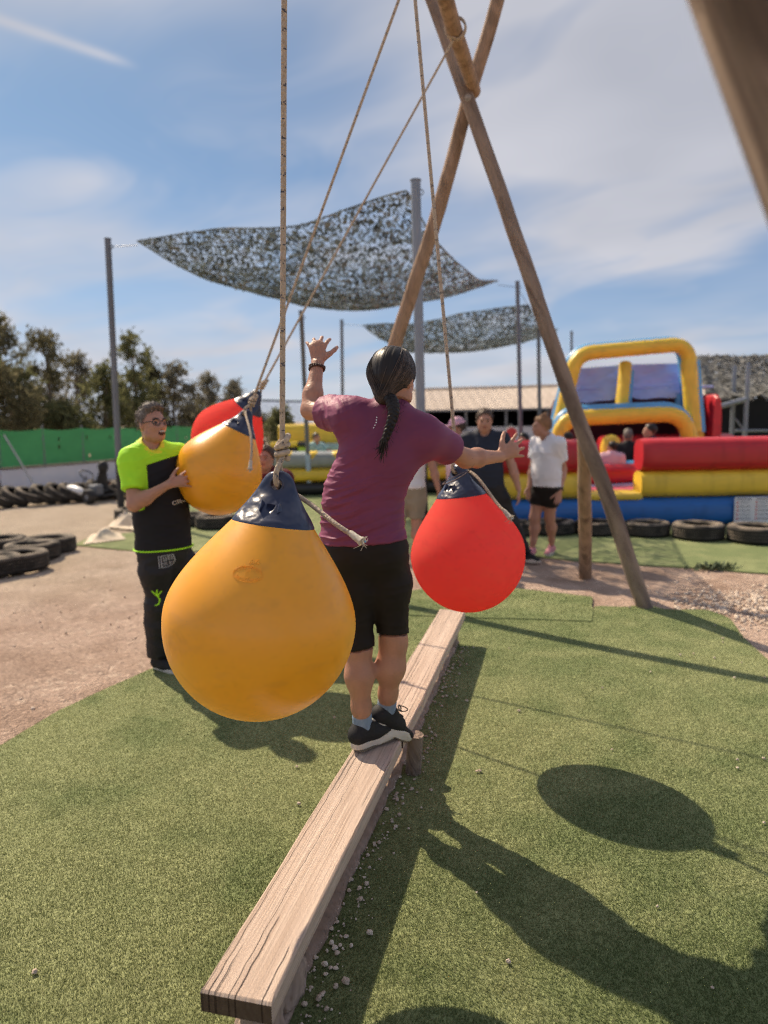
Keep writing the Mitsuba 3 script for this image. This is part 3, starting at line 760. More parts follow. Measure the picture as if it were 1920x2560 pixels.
C4, K4 = V(*(-1.160, 5.360, 1.442)), V(*(-0.947, 5.300, 1.719))
b4, M4 = buoy('m_red_buoy', C4, K4, V(-.2, -1, .3), 'red buoy swung up behind the yellow buoy that the man holds')
hang(M4, under(.90), .0080, None, 'rope slanting from the red buoy at the back to the far end of the log', 3)

# ------------------------------------------------------------------ pebbles and gravel
def stone(seed, sub=1):
    m = trimesh.creation.icosphere(sub, 1.0); v = np.asarray(m.vertices); r = np.random.default_rng(seed)
    d = meshkit.noise(v * 1.3 + seed * 3.7, seed) - .5
    m.vertices = v * (1 + .9 * d)[:, None] * r.uniform(.55, 1, 3) * V(1, 1, .75); return m
STONES = [mikit.ply(stone(k, 2), 'm_stone', 45) for k in range(6)]
PEB = [(0.694, 3.574, 0.000), (0.401, 2.939, 0.000), (0.331, 1.835, 0.000), (0.840, 2.054, -0.000), (1.563, 3.000, 0.000), (1.527, 2.927, 0.000), (1.684, 3.006, 0.000), (1.039, 3.121, 0.000), (1.227, 3.874, 0.000), (1.592, 4.115, 0.000), (2.040, 3.996, -0.000), (2.215, 3.991, 0.000), (0.824, 4.600, 0.000), (2.326, 4.739, 0.000), (2.285, 4.653, 0.000), (2.083, 4.342, 0.000), (1.896, 4.412, -0.000),
  (1.417, 2.506, 0.000), (0.865, 1.732, 0.000), (2.210, 4.250, -0.000), (1.988, 4.427, -0.000), (1.969, 5.572, 0.000), (2.411, 5.038, 0.000), (0.387, 3.786, 0.000), (0.489, 4.528, 0.000), (0.438, 3.719, 0.000), (0.281, 2.137, 0.000), (-0.278, 3.531, 0.000), (-0.410, 3.007, 0.000), (-0.365, 2.694, 0.000), (0.023, 2.522, 0.000), (0.072, 2.507, 0.000), (-0.038, 2.418, 0.000), (-0.056, 2.405, -0.000), (-0.140, 2.254, 0.000), (-0.103, 2.165, 0.000),
  (-0.065, 1.957, 0.000), (-0.178, 1.920, 0.000), (-0.191, 1.836, 0.000), (-0.159, 1.879, 0.000), (-0.128, 1.771, 0.000), (-0.154, 1.756, 0.000), (-0.191, 1.731, 0.000), (-0.197, 1.716, 0.000), (-0.222, 1.755, 0.000), (0.176, 2.785, 0.000), (0.386, 3.783, 0.000), (0.147, 3.150, 0.000), (0.182, 3.030, 0.000), (0.083, 2.989, 0.000), (0.031, 2.732, 0.000), (0.029, 2.860, 0.000), (0.434, 3.722, 0.000), (0.491, 4.524, 0.000), (0.378, 4.071, 0.000), (-0.186, 1.801, 0.000), (-0.170, 2.064, 0.000), (-1.014, 1.829, 0.000), (0.388, 2.939, 0.000), (0.238, 3.049, 0.000)]
PS = [1.3, 1.5, 1.9, 1.2, 1.2, 1.2, 1.1, .9, .9, .9, 1.1, 1.1, .9, 1.1, .9, 1, 1, 1, .9, .8, .9, 1.5, .9, .7, .7, 1.0, .8, 1.3, 1.2, 1.5, 1.5, 1.2, 2.0, 1.6, 1.5, 1.8, 2.0, 2.0, 2.3, 1.7, 2.3, 2.1, 1.4, 2.3, 1.4, 1.4, 1, 1, .9, 1, 1.2, 1.2, 1.4, .9, .7, 1.4, 1.3, 1.7, 1.2, .7]
r = np.random.default_rng(12)
for p, s in zip(PEB, PS):
    k = numbered('pebble'); R = rz(r.uniform(0, 6.28))
    dist_ = math.hypot(p[0], p[1]); rad = .0052 * s * min(1.5, max(1.0, dist_ / 2.6))
    scene[k] = {**STONES[int(r.integers(6))], 'to_world': T(mat4(R, (p[0], p[1], .012 + rad * .45), rad))}
    q_ = np.array(p) - B0; s_, x_ = q_ @ BD, q_ @ BX; far_ = 'far ' if s_ > 2.6 else ''
    big = 'larger' if s > 1.45 else 'tiny' if s < 1.0 else 'small'
    where = ('on the sunlit turf left of the beam' if x_ < 0 else 'in the shadow strip beside the near end of the beam' if x_ < .42 and s_ < .55 else 'in the shadow strip beside the middle of the beam' if x_ < .45 and s_ < 1.7 else 'in the shadow strip beside the far plank' if x_ < .5
             else 'on the turf nearer than the round buoy shadow' if s_ < .8 else 'on the turf around the round buoy shadow' if s_ < 1.9 else 'on the turf between the thin rope shadows' if s_ < 3.0 else 'on the far turf near the log leg')
    tag(k, f'{big} pale pebble lying {where}', 'pebble', 'pebbles scattered on the turf')
STONE_LO = [(np.asarray(stone(k, 1).vertices), np.asarray(stone(k, 1).faces)) for k in range(6)]
def scatter(pts, rad, seed):
    r = np.random.default_rng(seed); vs, fs, n = [], [], 0
    for p, q in zip(pts, rad):
        v, f = STONE_LO[int(r.integers(6))]; v = v @ rz(r.uniform(0, 6.28)).T * q + p; vs.append(v); fs.append(f + n); n += len(v)
    return np.vstack(vs), np.vstack(fs)
s_, x_ = r.uniform(.05, 3.3, 520), np.abs(r.normal(0, .035, 520)) + r.uniform(.06, .17, 520)
pts = np.array([bw(a, b + .03) + V(0, 0, .012) for a, b in zip(s_, x_)])
struct('gravel', scatter(pts, .0025 + .008 * r.random(520) ** 2.5, 2), 'm_stone', 45, label='loose stones along the foot of the balance beam', kind='stuff')
soil = np.array([bw(s, .092 + .052 * math.sin(t) * (.72 + .55 * float(meshkit.fbm(V(s * 16, 3 * math.copysign(1, t), 0), 4)))) + V(0, 0, -.005 + .022 * (math.cos(t) > .5)) for s in np.linspace(.06, 3.4, 120) for t in np.linspace(-1.57, 1.57, 9)])
soil[:, 2] = .0075 + .026 * np.tile(np.cos(np.linspace(-1.57, 1.57, 9)), 120) * (.4 + 1.0 * meshkit.fbm(soil * 14, 3, 4)); 
i, j = np.meshgrid(np.arange(119), np.arange(8), indexing='ij')
struct('soil_strip', (soil, np.stack([i * 9 + j, i * 9 + j + 1, (i + 1) * 9 + j + 1, (i + 1) * 9 + j], -1).reshape(-1, 4)), 'm_dirt', True, label='strip of bare soil and stones under the balance beam')
g0, g1 = np.array((2.518, 5.158, 0.000)), np.array((2.661, 4.552, 0.000))
n = 1100
pp = np.c_[r.normal(3.15, .42, n), r.normal(5.62, .34, n), np.zeros(n)]
pp = pp[~shapely.contains(turf_main, shapely.points(pp[:, :2]))]
n2 = 2000
p2 = np.c_[r.uniform(-5, 5, n2), r.uniform(2.2, 9, n2), np.zeros(n2)]; p2 = p2[~shapely.contains(turfs, shapely.points(p2[:, :2]))]
struct('gravel', scatter(np.vstack([pp, p2]), np.r_[r.uniform(.008, .026, len(pp)), (.003 + .012 * r.random(len(p2)) ** 3)], 3), 'm_stone', 45, label='patch of loose pale gravel on the dirt at the right and grit over the bare ground', kind='stuff')
# ------------------------------------------------------------------ people
def hand(wr, d, n, thumb, s=1.0, spread=.16, curl=.25, r=1.0, bend=None):
    """palm and five fingers: d points along the fingers, n is the way the palm faces, thumb the side the thumb is on"""
    wr, d = np.asarray(wr, float), unit(d); l = unit(np.asarray(thumb, float) - d * (np.asarray(thumb, float) @ d)); n0 = np.asarray(n, float)
    nn = np.cross(d, l); n = nn if nn @ n0 > 0 else -nn
    q = [En(wr + d * .012 * s, wr + d * .080 * s, .026 * s, .039 * s, l, .42, .015)]
    tips = []
    for i, (x, L, rad) in enumerate(((.030, .074, .0090), (.010, .082, .0093), (-.010, .076, .0088), (-.029, .060, .0078))):
        a = spread * (1.5, .5, -.5, -1.6)[i]; dd = unit(d * math.cos(a) + l * math.sin(a)); p = wr + d * (.086 - .004 * abs(i - 1)) * s + l * x * s
        c = (curl if np.isscalar(curl) else curl[i]); rr = rad * s * r
        for k, f in enumerate((.44, .31, .25)):
            ang = c * (.35, 1.0, .75)[k] if k else c * .5
            dd = unit(dd * math.cos(ang) + n * math.sin(ang)); p2 = p + dd * L * f * s
            q.append(Cn(p, p2, rr * (1 - .08 * k), rr * (.95 - .1 * k), .004)); p = p2
        tips.append((p, dd))
    p = wr + d * .028 * s + l * .024 * s; dd = unit(d * .62 + l * .72 + n * .18)
    for k, (L, ra, rb) in enumerate(((.042, .0150, .0115), (.032, .0110, .0098), (.024, .0098, .0080))):
        p2 = p + dd * L * s; q.append(Cn(p, p2, ra * s * r, rb * s * r, .012 if k == 0 else .004)); p = p2; dd = unit(dd + d * .16 - l * .10 + n * .10 * (1 + 2 * np.mean(curl)))
    tips.append((p, dd))
    return q, tips


def pose(x, y, H, fwd, z=0.0, lean=0.0):
    """joints of a standing figure of height H at (x, y) that faces along fwd; its right hand side is 'side'"""
    f = unit(V(fwd[0], fwd[1], 0)); sd = V(f[1], -f[0], 0); o = V(x, y, z)
    at = lambda a, b, c: o + sd * a * H + f * (b + lean * c) * H + V(0, 0, c * H)
    J = dict(H=H, f=f, side=sd, head=at(0, .012, .928), hf=f, neck=at(0, -.008, .842), chest=at(0, -.004, .735), waist=at(0, .004, .625), pelvis=at(0, 0, .535))
    for n, k in (('L', -1), ('R', 1)):
        J['sh' + n] = at(.108 * k, -.008, .812); J['el' + n] = at(.138 * k, -.012, .642); J['wr' + n] = at(.140 * k, .035, .495)
        J['hi' + n] = at(.053 * k, 0, .515); J['kn' + n] = at(.056 * k, .010, .285); J['an' + n] = at(.060 * k, -.008, .055); J['toe' + n] = unit(f + sd * .18 * k)
        J['hand' + n] = (V(0, 0, -1) + f * .15, -sd * k * 1.0, f, .05, .3)
    return J


def headprims(J, g=1.0, jaw=1.0):
    s = J['H'] / 1.68; c, f = J['head'], unit(J['hf']); u = unit(J.get('hu', V(0, 0, 1)) - f * (J.get('hu', V(0, 0, 1)) @ f)); r = np.cross(f, u); R = np.stack([r, f, u], 1)
    A = lambda a, b, d: c + R @ V(a, b, d) * s
    p = [Sn(A(0, -.012, .028), R, V(.074, .093, .088) * s), Sn(A(0, .030, -.025), R, V(.060, .064, .082) * s, .03), Sn(A(0, .058, -.088), R, V(.032 * jaw, .030, .026) * s, .035),
         Cn(A(-.045, .015, -.07), A(.045, .015, -.07), .024 * s * jaw, .024 * s * jaw, .03),
         Cn(A(0, .090, .006), A(0, .108, -.028), .0085 * s, .0125 * s, .012), Cn(A(-.011, .098, -.034), A(.011, .098, -.034), .008 * s, .008 * s, .008),
         Cn(A(-.030, .084, .020), A(.030, .084, .020), .012 * s, .012 * s, .018),
         Cn(A(-.036, .070, -.022), A(-.028, .074, -.03), .016 * s, .018 * s, .02), Cn(A(.036, .070, -.022), A(.028, .074, -.03), .016 * s, .018 * s, .02),
         Cn(A(-.016, .086, -.056), A(.016, .086, -.056), .009 * s, .009 * s, .01), Cn(A(-.014, .084, -.067), A(.014, .084, -.067), .0095 * s, .0095 * s, .01)]
    for k in (-1, 1):
        p.append(Sn(A(.072 * k, -.008, -.008), np.stack([r, f, u], 1) @ rz(.35 * -k), V(.010, .020, .031) * s, .01))
    return p, A, R, s


def body(J, g=1.0, fem=False, hands=True, busty=0.0):
    s = J['H'] / 1.68; sd, f = J['side'], J['f']; u = V(0, 0, 1)
    P = {k: J[k] for k in J}
    sh = (P['shL'] + P['shR']) / 2
    wq, cq, hq = (.122, .132, .150) if fem else (.135, .152, .142)
    wq, cq, hq = wq * g * s, cq * g * s, hq * g * s
    torso = [En(P['pelvis'] - u * .03 * s, P['pelvis'] + (P['waist'] - P['pelvis']) * .35, hq, hq * .97, sd, .72, .05), En(P['pelvis'], P['waist'], hq * .95, wq, sd, .72, .05), En(P['waist'], P['chest'], wq, cq, sd, .72, .05), En(P['chest'], sh - u * .055 * s, cq, cq * .90, sd, .66, .05),
             Cn(P['shL'] - u * .012 * s, P['neck'], .050 * s, .052 * s, .05), Cn(P['shR'] - u * .012 * s, P['neck'], .050 * s, .052 * s, .05), Cn(P['shL'] + (sh - P['shL']) * .25 - u * .05 * s, P['shR'] + (sh - P['shR']) * .25 - u * .05 * s, .062 * s, .062 * s, .05)]
    for k, h in ((-1, 'hiL'), (1, 'hiR')): torso.append(Sn(P[h] - f * .045 * s * g + u * .0 - sd * k * .0, np.stack([sd, f, u], 1), V(.082, .085, .095) * s * g, .05))
    if fem:
        for k in (-1, 1): torso.append(Sn(P['chest'] + f * .075 * s * g + sd * .065 * k * s + u * .01, np.stack([sd, f, u], 1), V(.062, .055, .06) * s * g, .04))
    neck = [Cn(P['neck'] - u * .03 * s, P['head'] - unit(P['hf']) * .012 * s - u * .045 * s, .056 * s, .050 * s, .03)]
    parts = dict(torso=torso, neck=neck)
    for n in 'LR':
        a, b, c = P['sh' + n], P['el' + n], P['wr' + n]
        parts['up' + n] = [Cn(a, b, .052 * s * g, .040 * s * g, .03)]
        m = b + (c - b) * .32
        parts['fore' + n] = [Cn(b, m, .039 * s * g, .042 * s * g, .03), Cn(m, c, .041 * s * g, .0255 * s, .03)]
        hp, kn, an = P['hi' + n], P['kn' + n], P['an' + n]
        mid = hp + (kn - hp) * .35; cf = kn + (an - kn) * .33 - f * .018 * s
        parts['thigh' + n] = [Cn(hp, mid, .090 * s * g, .086 * s * g, .05), Cn(mid, kn, .086 * s * g, .055 * s * g, .05)]
        parts['calf' + n] = [Cn(kn, cf, .050 * s * g, .056 * s * g, .05), Cn(cf, cf + (an - cf) * .6, .055 * s * g, .038 * s, .05), Cn(cf + (an - cf) * .6, an, .038 * s, .029 * s, .03), Cn(an, an - u * .02 * s, .034 * s, .034 * s, .02)]
        if hands:
            d, nn, th, spd, cu = P['hand' + n]; parts['hand' + n], parts['tips' + n] = hand(c, d, nn, th, s, spd, cu)
    hp_, A, R, hs = headprims(J); parts['head'] = hp_
    J['A'], J['R'], J['hs'], J['s'] = A, R, hs, s
    return parts


def fold(m, f, amp, freq, seed, axis=V(0, 0, 1), pw=1.0):
    """cloth folds: pushes vertices along their normals by noise drawn out across the pull"""
    v = np.asarray(m.vertices); n = trimesh.geometry.mean_vertex_normals(len(v), m.faces, m.face_normals)
    q = v * np.asarray(freq); w = meshkit.fbm(q * .6, 2, seed + 3)[:, None] - .5
    d = meshkit.fbm(q + w * 1.4, 3, seed); d = 1 - np.abs(2 * d - 1) ** .8
    m.vertices = v + n * ((d - .55) * amp)[:, None]; return m


def cut(f, planes):
    """keeps what lies on the positive side of every (point, normal)"""
    pl = [(np.asarray(p, float), unit(n)) for p, n in planes]
    def g(P):
        d = f(P)
        for p, n in pl: d = np.maximum(d, -((P - p) @ n))
        return d
    return g
def off(f, o): return lambda P: f(P) - o
def union(*fs, k=.004):
    def g(P):
        d = fs[0](P)
        for f in fs[1:]:
            e = f(P); h = np.maximum(k - np.abs(d - e), 0) / k; d = np.minimum(d, e) - h * h * k * .25
        return d
    return g
def shirt(J, parts, o=.010, sleeve=.62, hem=None, loose=.0, neck_r=.070, sl_o=.014, neckdrop=.0):
    """(function, bounds) of a short-sleeved shirt"""
    s = J['s']; hem = J['pelvis'] - V(0, 0, .02) if hem is None else hem
    tp = list(parts['torso'])
    if loose:
        side = J['side']; hp = hem[0] if np.ndim(hem) == 2 else hem; tp += [En(hp - V(0, 0, .03), J['waist'], .152 * s * loose, .146 * s * loose, side, .74, .06), En(J['waist'], J['chest'], .146 * s * loose, .15 * s * loose, side, .74, .06)]
    t = cut(off(blend(tp, .05), o), [(hem, V(0, 0, 1)) if np.ndim(hem) == 1 else hem])
    fs = [t]
    for n in 'LR':
        a, b = J['sh' + n], J['el' + n]
        fs.append(cut(off(blend([Cn(a, b, .058 * s, .050 * s)]), sl_o), [(a + (b - a) * sleeve, a - b)]))
    f = union(*fs, k=.05)
    c = J['neck'] + J['f'] * (.030 - neckdrop) * s + V(0, 0, .012 - .6 * neckdrop)
    def g(P): return np.maximum(f(P), -(np.linalg.norm((P - c) * V(1, 1, .8), axis=1) - neck_r * s))
    allp = tp + parts['upL'] + parts['upR']
    return g, bounds(allp, .06)
def shoe(J, n, parent, upper, sole, res=.006, L=.265, pitch=0.0, lift=0.0, toe=None, detail=False):
    """upper and sole of a sneaker under the ankle"""
    s = J['s']; an = J['an' + n]; d = unit(J['toe' + n] if toe is None else toe); r = unit(np.cross(d, V(0, 0, 1))); u = np.cross(r, d); R = np.stack([r, d, u], 1)
    B = an - u * (.062 * s)
    A = lambda a, b, c: B + R @ V(a, b, c) * s
    p = [Cn(A(0, -.030, .035), A(0, .06, .030), .036 * s, .036 * s), En(A(0, .05, .028), A(0, .175, .016), .040 * s, .036 * s, r, .62, .03), Cn(A(0, -.022, .045), A(0, .0, .085), .036 * s, .038 * s, .03), Cn(A(0, .03, .065), A(0, .10, .045), .032 * s, .030 * s, .03)]
    f = cut(blend(p, .03), [(A(0, 0, .004), u), (A(0, .0, .098), unit(-u - d * .30))])
    obj('shoe', net(f, *bounds(p, .02), res), upper, parent, True)
    th = np.linspace(0, 2 * np.pi, 40, endpoint=False); yy = np.cos(th)
    w = np.where(yy > 0, .046, .038); pts = np.stack([np.sin(th) * w * (1 - .22 * np.exp(-((yy + .15) / .35) ** 2)) * np.sqrt(np.maximum(1, 1)), .062 + .150 * np.sign(yy) * np.abs(yy) ** .75 * np.where(yy > 0, 1, .82)], 1)
    rings = []
    for z, k in ((-.022, .93), (-.016, 1.0), (.0, 1.03), (.012, .99), (.020, .94)):
        zz = z + (.010 * np.maximum(pts[:, 1] - .10, 0) / .1 if z < 0 else 0 * yy) + .006 * np.maximum(-pts[:, 1], 0) / .06
        rings.append(np.c_[pts[:, 0] * k, (pts[:, 1] - .062) * (1 + (k - 1) * .5) + .062, zz])
    v = np.array(rings).reshape(-1, 3); nn = 40; j = np.arange(nn); j2 = (j + 1) % nn
    fc = np.vstack([np.stack([k * nn + j, k * nn + j2, (k + 1) * nn + j2, (k + 1) * nn + j], 1) for k in range(4)]); fc = np.vstack([fc[:, [0, 1, 2]], fc[:, [0, 2, 3]]])
    v = np.vstack([v, [[0, .06, -.022], [0, .06, .020]]]); fc = np.vstack([fc, np.stack([j * 0 + 5 * nn, j2, j], 1), np.stack([j * 0 + 5 * nn + 1, 4 * nn + j, 4 * nn + j2], 1)])
    m = trimesh.Trimesh((B + (v * s) @ R.T), fc[:, ::-1] if False else fc, process=False)
    if m.volume < 0: m.invert()
    so = obj('sole', m, sole, parent, 40)
    return A, R, so
def eyes(J, parent, closed=False):
    A, s = J['A'], J['hs']
    for k in (-1, 1):
        c = A(.031 * k, .0835, .0015); obj('eye', xf(trimesh.creation.icosphere(2, .0115 * s), mat4(t=c)), 'm_eye', parent, True)
        obj('eyebrow', tube(spline([A(.014 * k, .098, .020), A(.032 * k, .096, .026), A(.050 * k, .082, .020)], 8), .0042 * s, 6), 'm_hair_brown', parent, True)
def hair_cap(J, o, planes, extra=(), res=.008, amp=.004, k=.03, big=V(1, 1, 1)):
    A, R, s = J['A'], J['R'], J['hs']
    p = [Sn(A(0, -.012, .028), R, (V(.074, .093, .088) + o) * big * s)] + list(extra)
    f = cut(blend(p, k), [(A(*a), R @ V(*n)) for a, n in planes])
    m = net(f, *bounds(p, .02), res); v = np.asarray(m.vertices); n = np.asarray(m.vertex_normals)
    loc = (v - A(0, 0, 0)) @ R
    m.vertices = v + n * ((meshkit.fbm(loc * V(55, 55, 9), 2, 4) - .5) * amp)[:, None]; J['hair_f'] = f; return m
def tufts(J, m, n, L, rad, seed=1, back=.9):
    """separate short hairs combed back over a cap of hair"""
    r = np.random.default_rng(seed); v, nn = np.asarray(m.vertices), np.asarray(m.vertex_normals); u = J['R'][:, 2]; ok = np.flatnonzero(nn @ J['R'][:, 2] > -.75); ids = r.choice(ok, n); o = []
    for i in ids:
        p, k = v[i], nn[i]; d = unit(J['R'] @ V(r.normal(0, .45), -back, r.normal(-.35, .4))); d = unit(d - k * (d @ k)); l = L * r.uniform(.5, 1.1)
        o.append(tube([p - k * .002, p + d * l * .5 + k * l * .16, p + d * l + k * l * r.uniform(-.02, .20)], [rad, rad * .8, rad * .2], 3, False))
    return cat(*o)


# ---- the woman on the beam, seen from behind
def P3(*q): return V(*q)
J = dict(H=1.62, f=unit(V(.05, 1, 0)), side=unit(V(1, -.05, 0)), head=P3(*(0.045, 2.735, 1.704)), hf=unit(V(.44, .89, -.06)), neck=P3(*(0.035, 2.715, 1.570)), chest=P3(*(-0.017, 2.720, 1.413)), waist=P3(*(-0.080, 2.730, 1.258)), pelvis=P3(*(-0.087, 2.720, 1.097)),
    shL=P3(*(-0.118, 2.730, 1.566)), shR=P3(*(0.160, 2.730, 1.493)), elL=P3(*(-0.294, 2.940, 1.595)), elR=P3(*(0.340, 2.920, 1.387)), wrL=P3(*(-0.268, 3.030, 1.787)), wrR=P3(*(0.506, 3.090, 1.383)),
    hiL=P3(*(-0.133, 2.720, 1.043)), hiR=P3(*(0.002, 2.740, 1.040)), knL=P3(*(-0.112, 2.730, 0.655)), knR=P3(*(0.031, 2.770, 0.659)), anL=P3(*(-0.102, 2.735, 0.316)), anR=P3(*(-0.006, 2.815, 0.349)),
    toeL=unit(V(.74, .67, 0)), toeR=unit(V(.60, .56, -.56)),
    handL=(V(-.02, .42, .90), V(0, .9, -.4), V(1, 0, 0), .26, .42), handR=(V(.80, .48, .34), V(.35, .6, -.75), V(-.45, .0, .9), .24, .14))
wk = thing('person', 'woman in a purple sports shirt and black capri leggings balancing on the beam with both arms out, seen from behind', 'person')
labels[wk]['label'] = 'woman with a long dark braid, purple shirt and black leggings balancing on the beam'
B = body(J, .935, True)
for n in 'LR': B['calf' + n] = [q[:3] + tuple(x * .99 for x in q[3:5]) + q[5:] for q in B['calf' + n]]; q = B['thigh' + n][1]; B['thigh' + n][1] = q[:4] + (q[4] * .95,) + q[5:]
skin = B['torso'] + B['neck'] + B['head'] + sum([B[k + n] for n in 'LR' for k in ('up', 'fore', 'thigh', 'calf')], [])
fs_ = blend([q for q in skin if True], .03); fh = [blend(B['hand' + n], .006) for n in 'LR']
# the wrists join the hands
fbody = union(fs_, fh[0], fh[1], k=.012)
shrunk = lambda P: fbody(P)
lo, hi = bounds(skin + B['handL'] + B['handR'], .03)
mb = net(fbody, lo, hi, .0045)
# under the clothes the body is drawn in a little so that it never shows through them
f_sh, bb_sh = shirt(J, B, .011, .60, (P3(*(-0.080, 2.720, 1.089)), V(-.04, 0, 1)), .76, .070, .016, .034)
leg = union(*[cut(off(blend(B['thigh' + n] + B['calf' + n][:1], .05), .007), [(P3(*q), unit(V(*w)))]) for n, q, w in (('L', (-0.102, 2.730, 0.655), (-.10, .1, 1)), ('R', (0.033, 2.770, 0.701), (.02, .12, 1)))], cut(off(blend(B['torso'], .05), .006), [(J['waist'] - V(0, 0, .05), V(0, 0, -1))]), k=.03)
v = np.asarray(mb.vertices).copy(); nn = np.asarray(mb.vertex_normals)
for fcl in (f_sh, leg):
    dd = fcl(v); v = v - nn * np.where(dd < .006, .014, 0)[:, None]
mb.vertices = v
obj('body', mb, 'm_skin', wk, True)
ms = net(f_sh, *bb_sh, .0045)
v = np.asarray(ms.vertices); n = np.asarray(ms.vertex_normals); rel = v - J['chest']
fld = meshkit.fbm(np.stack([v[:, 0] * 5 + 3, v[:, 1] * 5, v[:, 2] * 26 - v[:, 0] * 8], -1) + (meshkit.fbm(v * 4, 2, 8)[:, None] - .5) * 2.2, 3, 6)
fld = 1 - np.abs(2 * fld - 1) ** .7
left = sstep(.05, -.16, rel[:, 0] + .12 * (rel[:, 2] + .1)); low = sstep(.12, -.20, rel[:, 2])
amp = .003 + .010 * left * low + .004 * low
arm = meshkit.fbm(np.stack([v[:, 0] * 30 + v[:, 2] * 12, v[:, 1] * 8, v[:, 2] * 6], -1), 3, 9); arm = 1 - np.abs(2 * arm - 1) ** .7
shl = np.exp(-((rel[:, 0] + .16) / .09) ** 2) * sstep(.03, .10, rel[:, 2])
ms.vertices = v + n * ((fld - .5) * amp + (arm - .5) * .014 * shl)[:, None]
obj('shirt', ms, 'm_purple_shirt', wk, True)
ml = net(leg, *bounds(B['torso'][:4] + B['thighL'] + B['thighR'] + B['calfL'][:1] + B['calfR'][:1], .03), .006)
obj('leggings', fold(ml, None, .006, V(10, 10, 22), 4), 'm_black_leggings', wk, True)
A, R, hs = J['A'], J['R'], J['hs']
strip = [cat(tube([J['shR'] + V(0, 0, 0), J['shR'] + V(0, 0, .001)], .0001, 3))]
dots = []
for k, (x, y) in enumerate(((943,1034), (939,1041), (937,1050), (934,1058), (931,1067))): pass
D0, D1 = P3(*(-0.021, 2.500, 1.560)), P3(*(-0.033, 2.500, 1.522))
for k in range(5):
    c = D0 + (D1 - D0) * k / 4 + V(.004 * (1 - abs(k - 2) / 2), 0, 0)
    dsk = decal(xf(trimesh.creation.cylinder(.0027, .0012, sections=10), mat4()), c + V(0, .1, 0), V(1, 0, 0), V(0, 0, 1), f_sh, .002); obj('reflective_dot', dsk, 'm_white_print', wk, False)
# hair: a smooth cap drawn back to the nape, and a plait
hx = []
mh = None
hp0 = [Sn(A(0, -.012, .028), R, V(.085, .104, .099) * hs)]; hp1 = [Cn(A(0, -.070, -.010), A(0, -.090, -.076), .044 * hs, .020 * hs, .04), Cn(A(-.050, -.045, .022), A(-.005, -.086, -.064), .034 * hs, .016 * hs, .04), Cn(A(.050, -.045, .022), A(.005, -.086, -.064), .034 * hs, .016 * hs, .04)]
hf0 = union(cut(blend(hp0), [(A(0, .052, .03), R @ V(0, -1, .55)), (A(0, -.05, -.026), R @ V(0, .30, 1))]), blend(hp1, .03), k=.03); J['hair_f'] = hf0
mh = net(hf0, *bounds(hp0 + hp1, .02), .0034)
v = np.asarray(mh.vertices); n = np.asarray(mh.vertex_normals); q0 = (v - A(0, -.094, -.080)) @ R; ax_ = unit(V(0, .55, .83)); e_ = frame(ax_)
ph = np.arctan2(q0 @ e_[:, 0], q0 @ e_[:, 1]); rad_ = np.linalg.norm(q0, axis=1)   # combed grooves that run together at the nape
g_ = meshkit.fbm(np.stack([np.cos(ph) * 9, np.sin(ph) * 9, rad_ * 6], -1), 3, 12) - .5
mh.vertices = v + n * (g_ * .0065 * sstep(.0, .05, rad_))[:, None]
obj('hair', mh, 'm_hair_dark', wk, True)
rr = np.random.default_rng(8); st, st2 = [], []; hf_ = J['hair_f']; E0 = A(0, -.092, -.076)
for q in range(1150):   # long strands combed from the hairline to the nape, lying on the cap
    a = rr.uniform(-2.15, 2.15); b = rr.uniform(-.1, .95); s0 = A(.10 * math.sin(a) * math.cos(b * .9), .085 * math.cos(a) * .9 * math.cos(b) + .0, .035 + .115 * math.sin(b * 1.25))
    e0 = E0 + R @ V(rr.normal(0, .013), rr.normal(0, .006), rr.normal(0, .010)); t = np.linspace(0, 1, 13)[:, None]; c0 = A(0, -.02, .03)
    mid = s0 * (1 - t) + e0 * t; dirs = unit(V(0, 0, 1)) * 0 + (mid - c0) / (np.linalg.norm(mid - c0, axis=1, keepdims=True) + 1e-6)
    pp_ = c0 + dirs * .17; lift_ = rr.uniform(.0012, .0036)
    for _ in range(14): pp_ = pp_ - dirs * np.clip(hf_(pp_) - lift_, -.03, .05)[:, None] * .8
    if abs(hf_(pp_)).max() > .012: continue
    (st2 if q % 4 == 0 else st).append(tube(pp_, np.r_[.0006, np.full(11, .00115), .0008], 4, False))
obj('hair_strands', cat(*st), 'm_hair_strand', wk, True); obj('hair_strands', cat(*st2), 'm_hair_light', wk, True, label='lighter brown strands in the dark hair'); print('strands', len(st), len(st2))
path = spline([A(.0, -.086, -.066), P3(*(0.037, 2.585, 1.558)), P3(*(0.021, 2.572, 1.512)), P3(*(0.004, 2.565, 1.471))], 40)
br = []
th = np.linspace(0, 2 * np.pi * 4.2, 150); u_ = np.linspace(0, 1, 150)
pc = np.stack([np.interp(u_, np.linspace(0, 1, 40), path[:, k]) for k in range(3)], 1); wd = (.0145 - .008 * u_)
for ph in (0, 2.094, 4.189):
    q = pc + np.outer(np.sin(th + ph) * wd, V(1, 0, 0)) + np.outer(np.sin(2 * (th + ph)) * wd * .45, V(0, -1, .1)); br.append(tube(q, np.r_[(.0155 - .0078 * u_)], 8))
obj('plait', cat(*br), 'm_hair_dark', wk, True)
end = path[-1]; rr = np.random.default_rng(5); wisp = []
for _ in range(70):
    d = V(-.25, 0, -1) + rr.normal(0, .22, 3) * V(1, .4, 1); L = rr.uniform(.02, .055); s0 = end + rr.normal(0, .006, 3)
    wisp.append(tube(spline([s0, s0 + d * L * .5, s0 + d * L + V(rr.normal(0, .008), 0, 0)], 5), [.0016, .0014, .0012, .0009, .0004], 4))
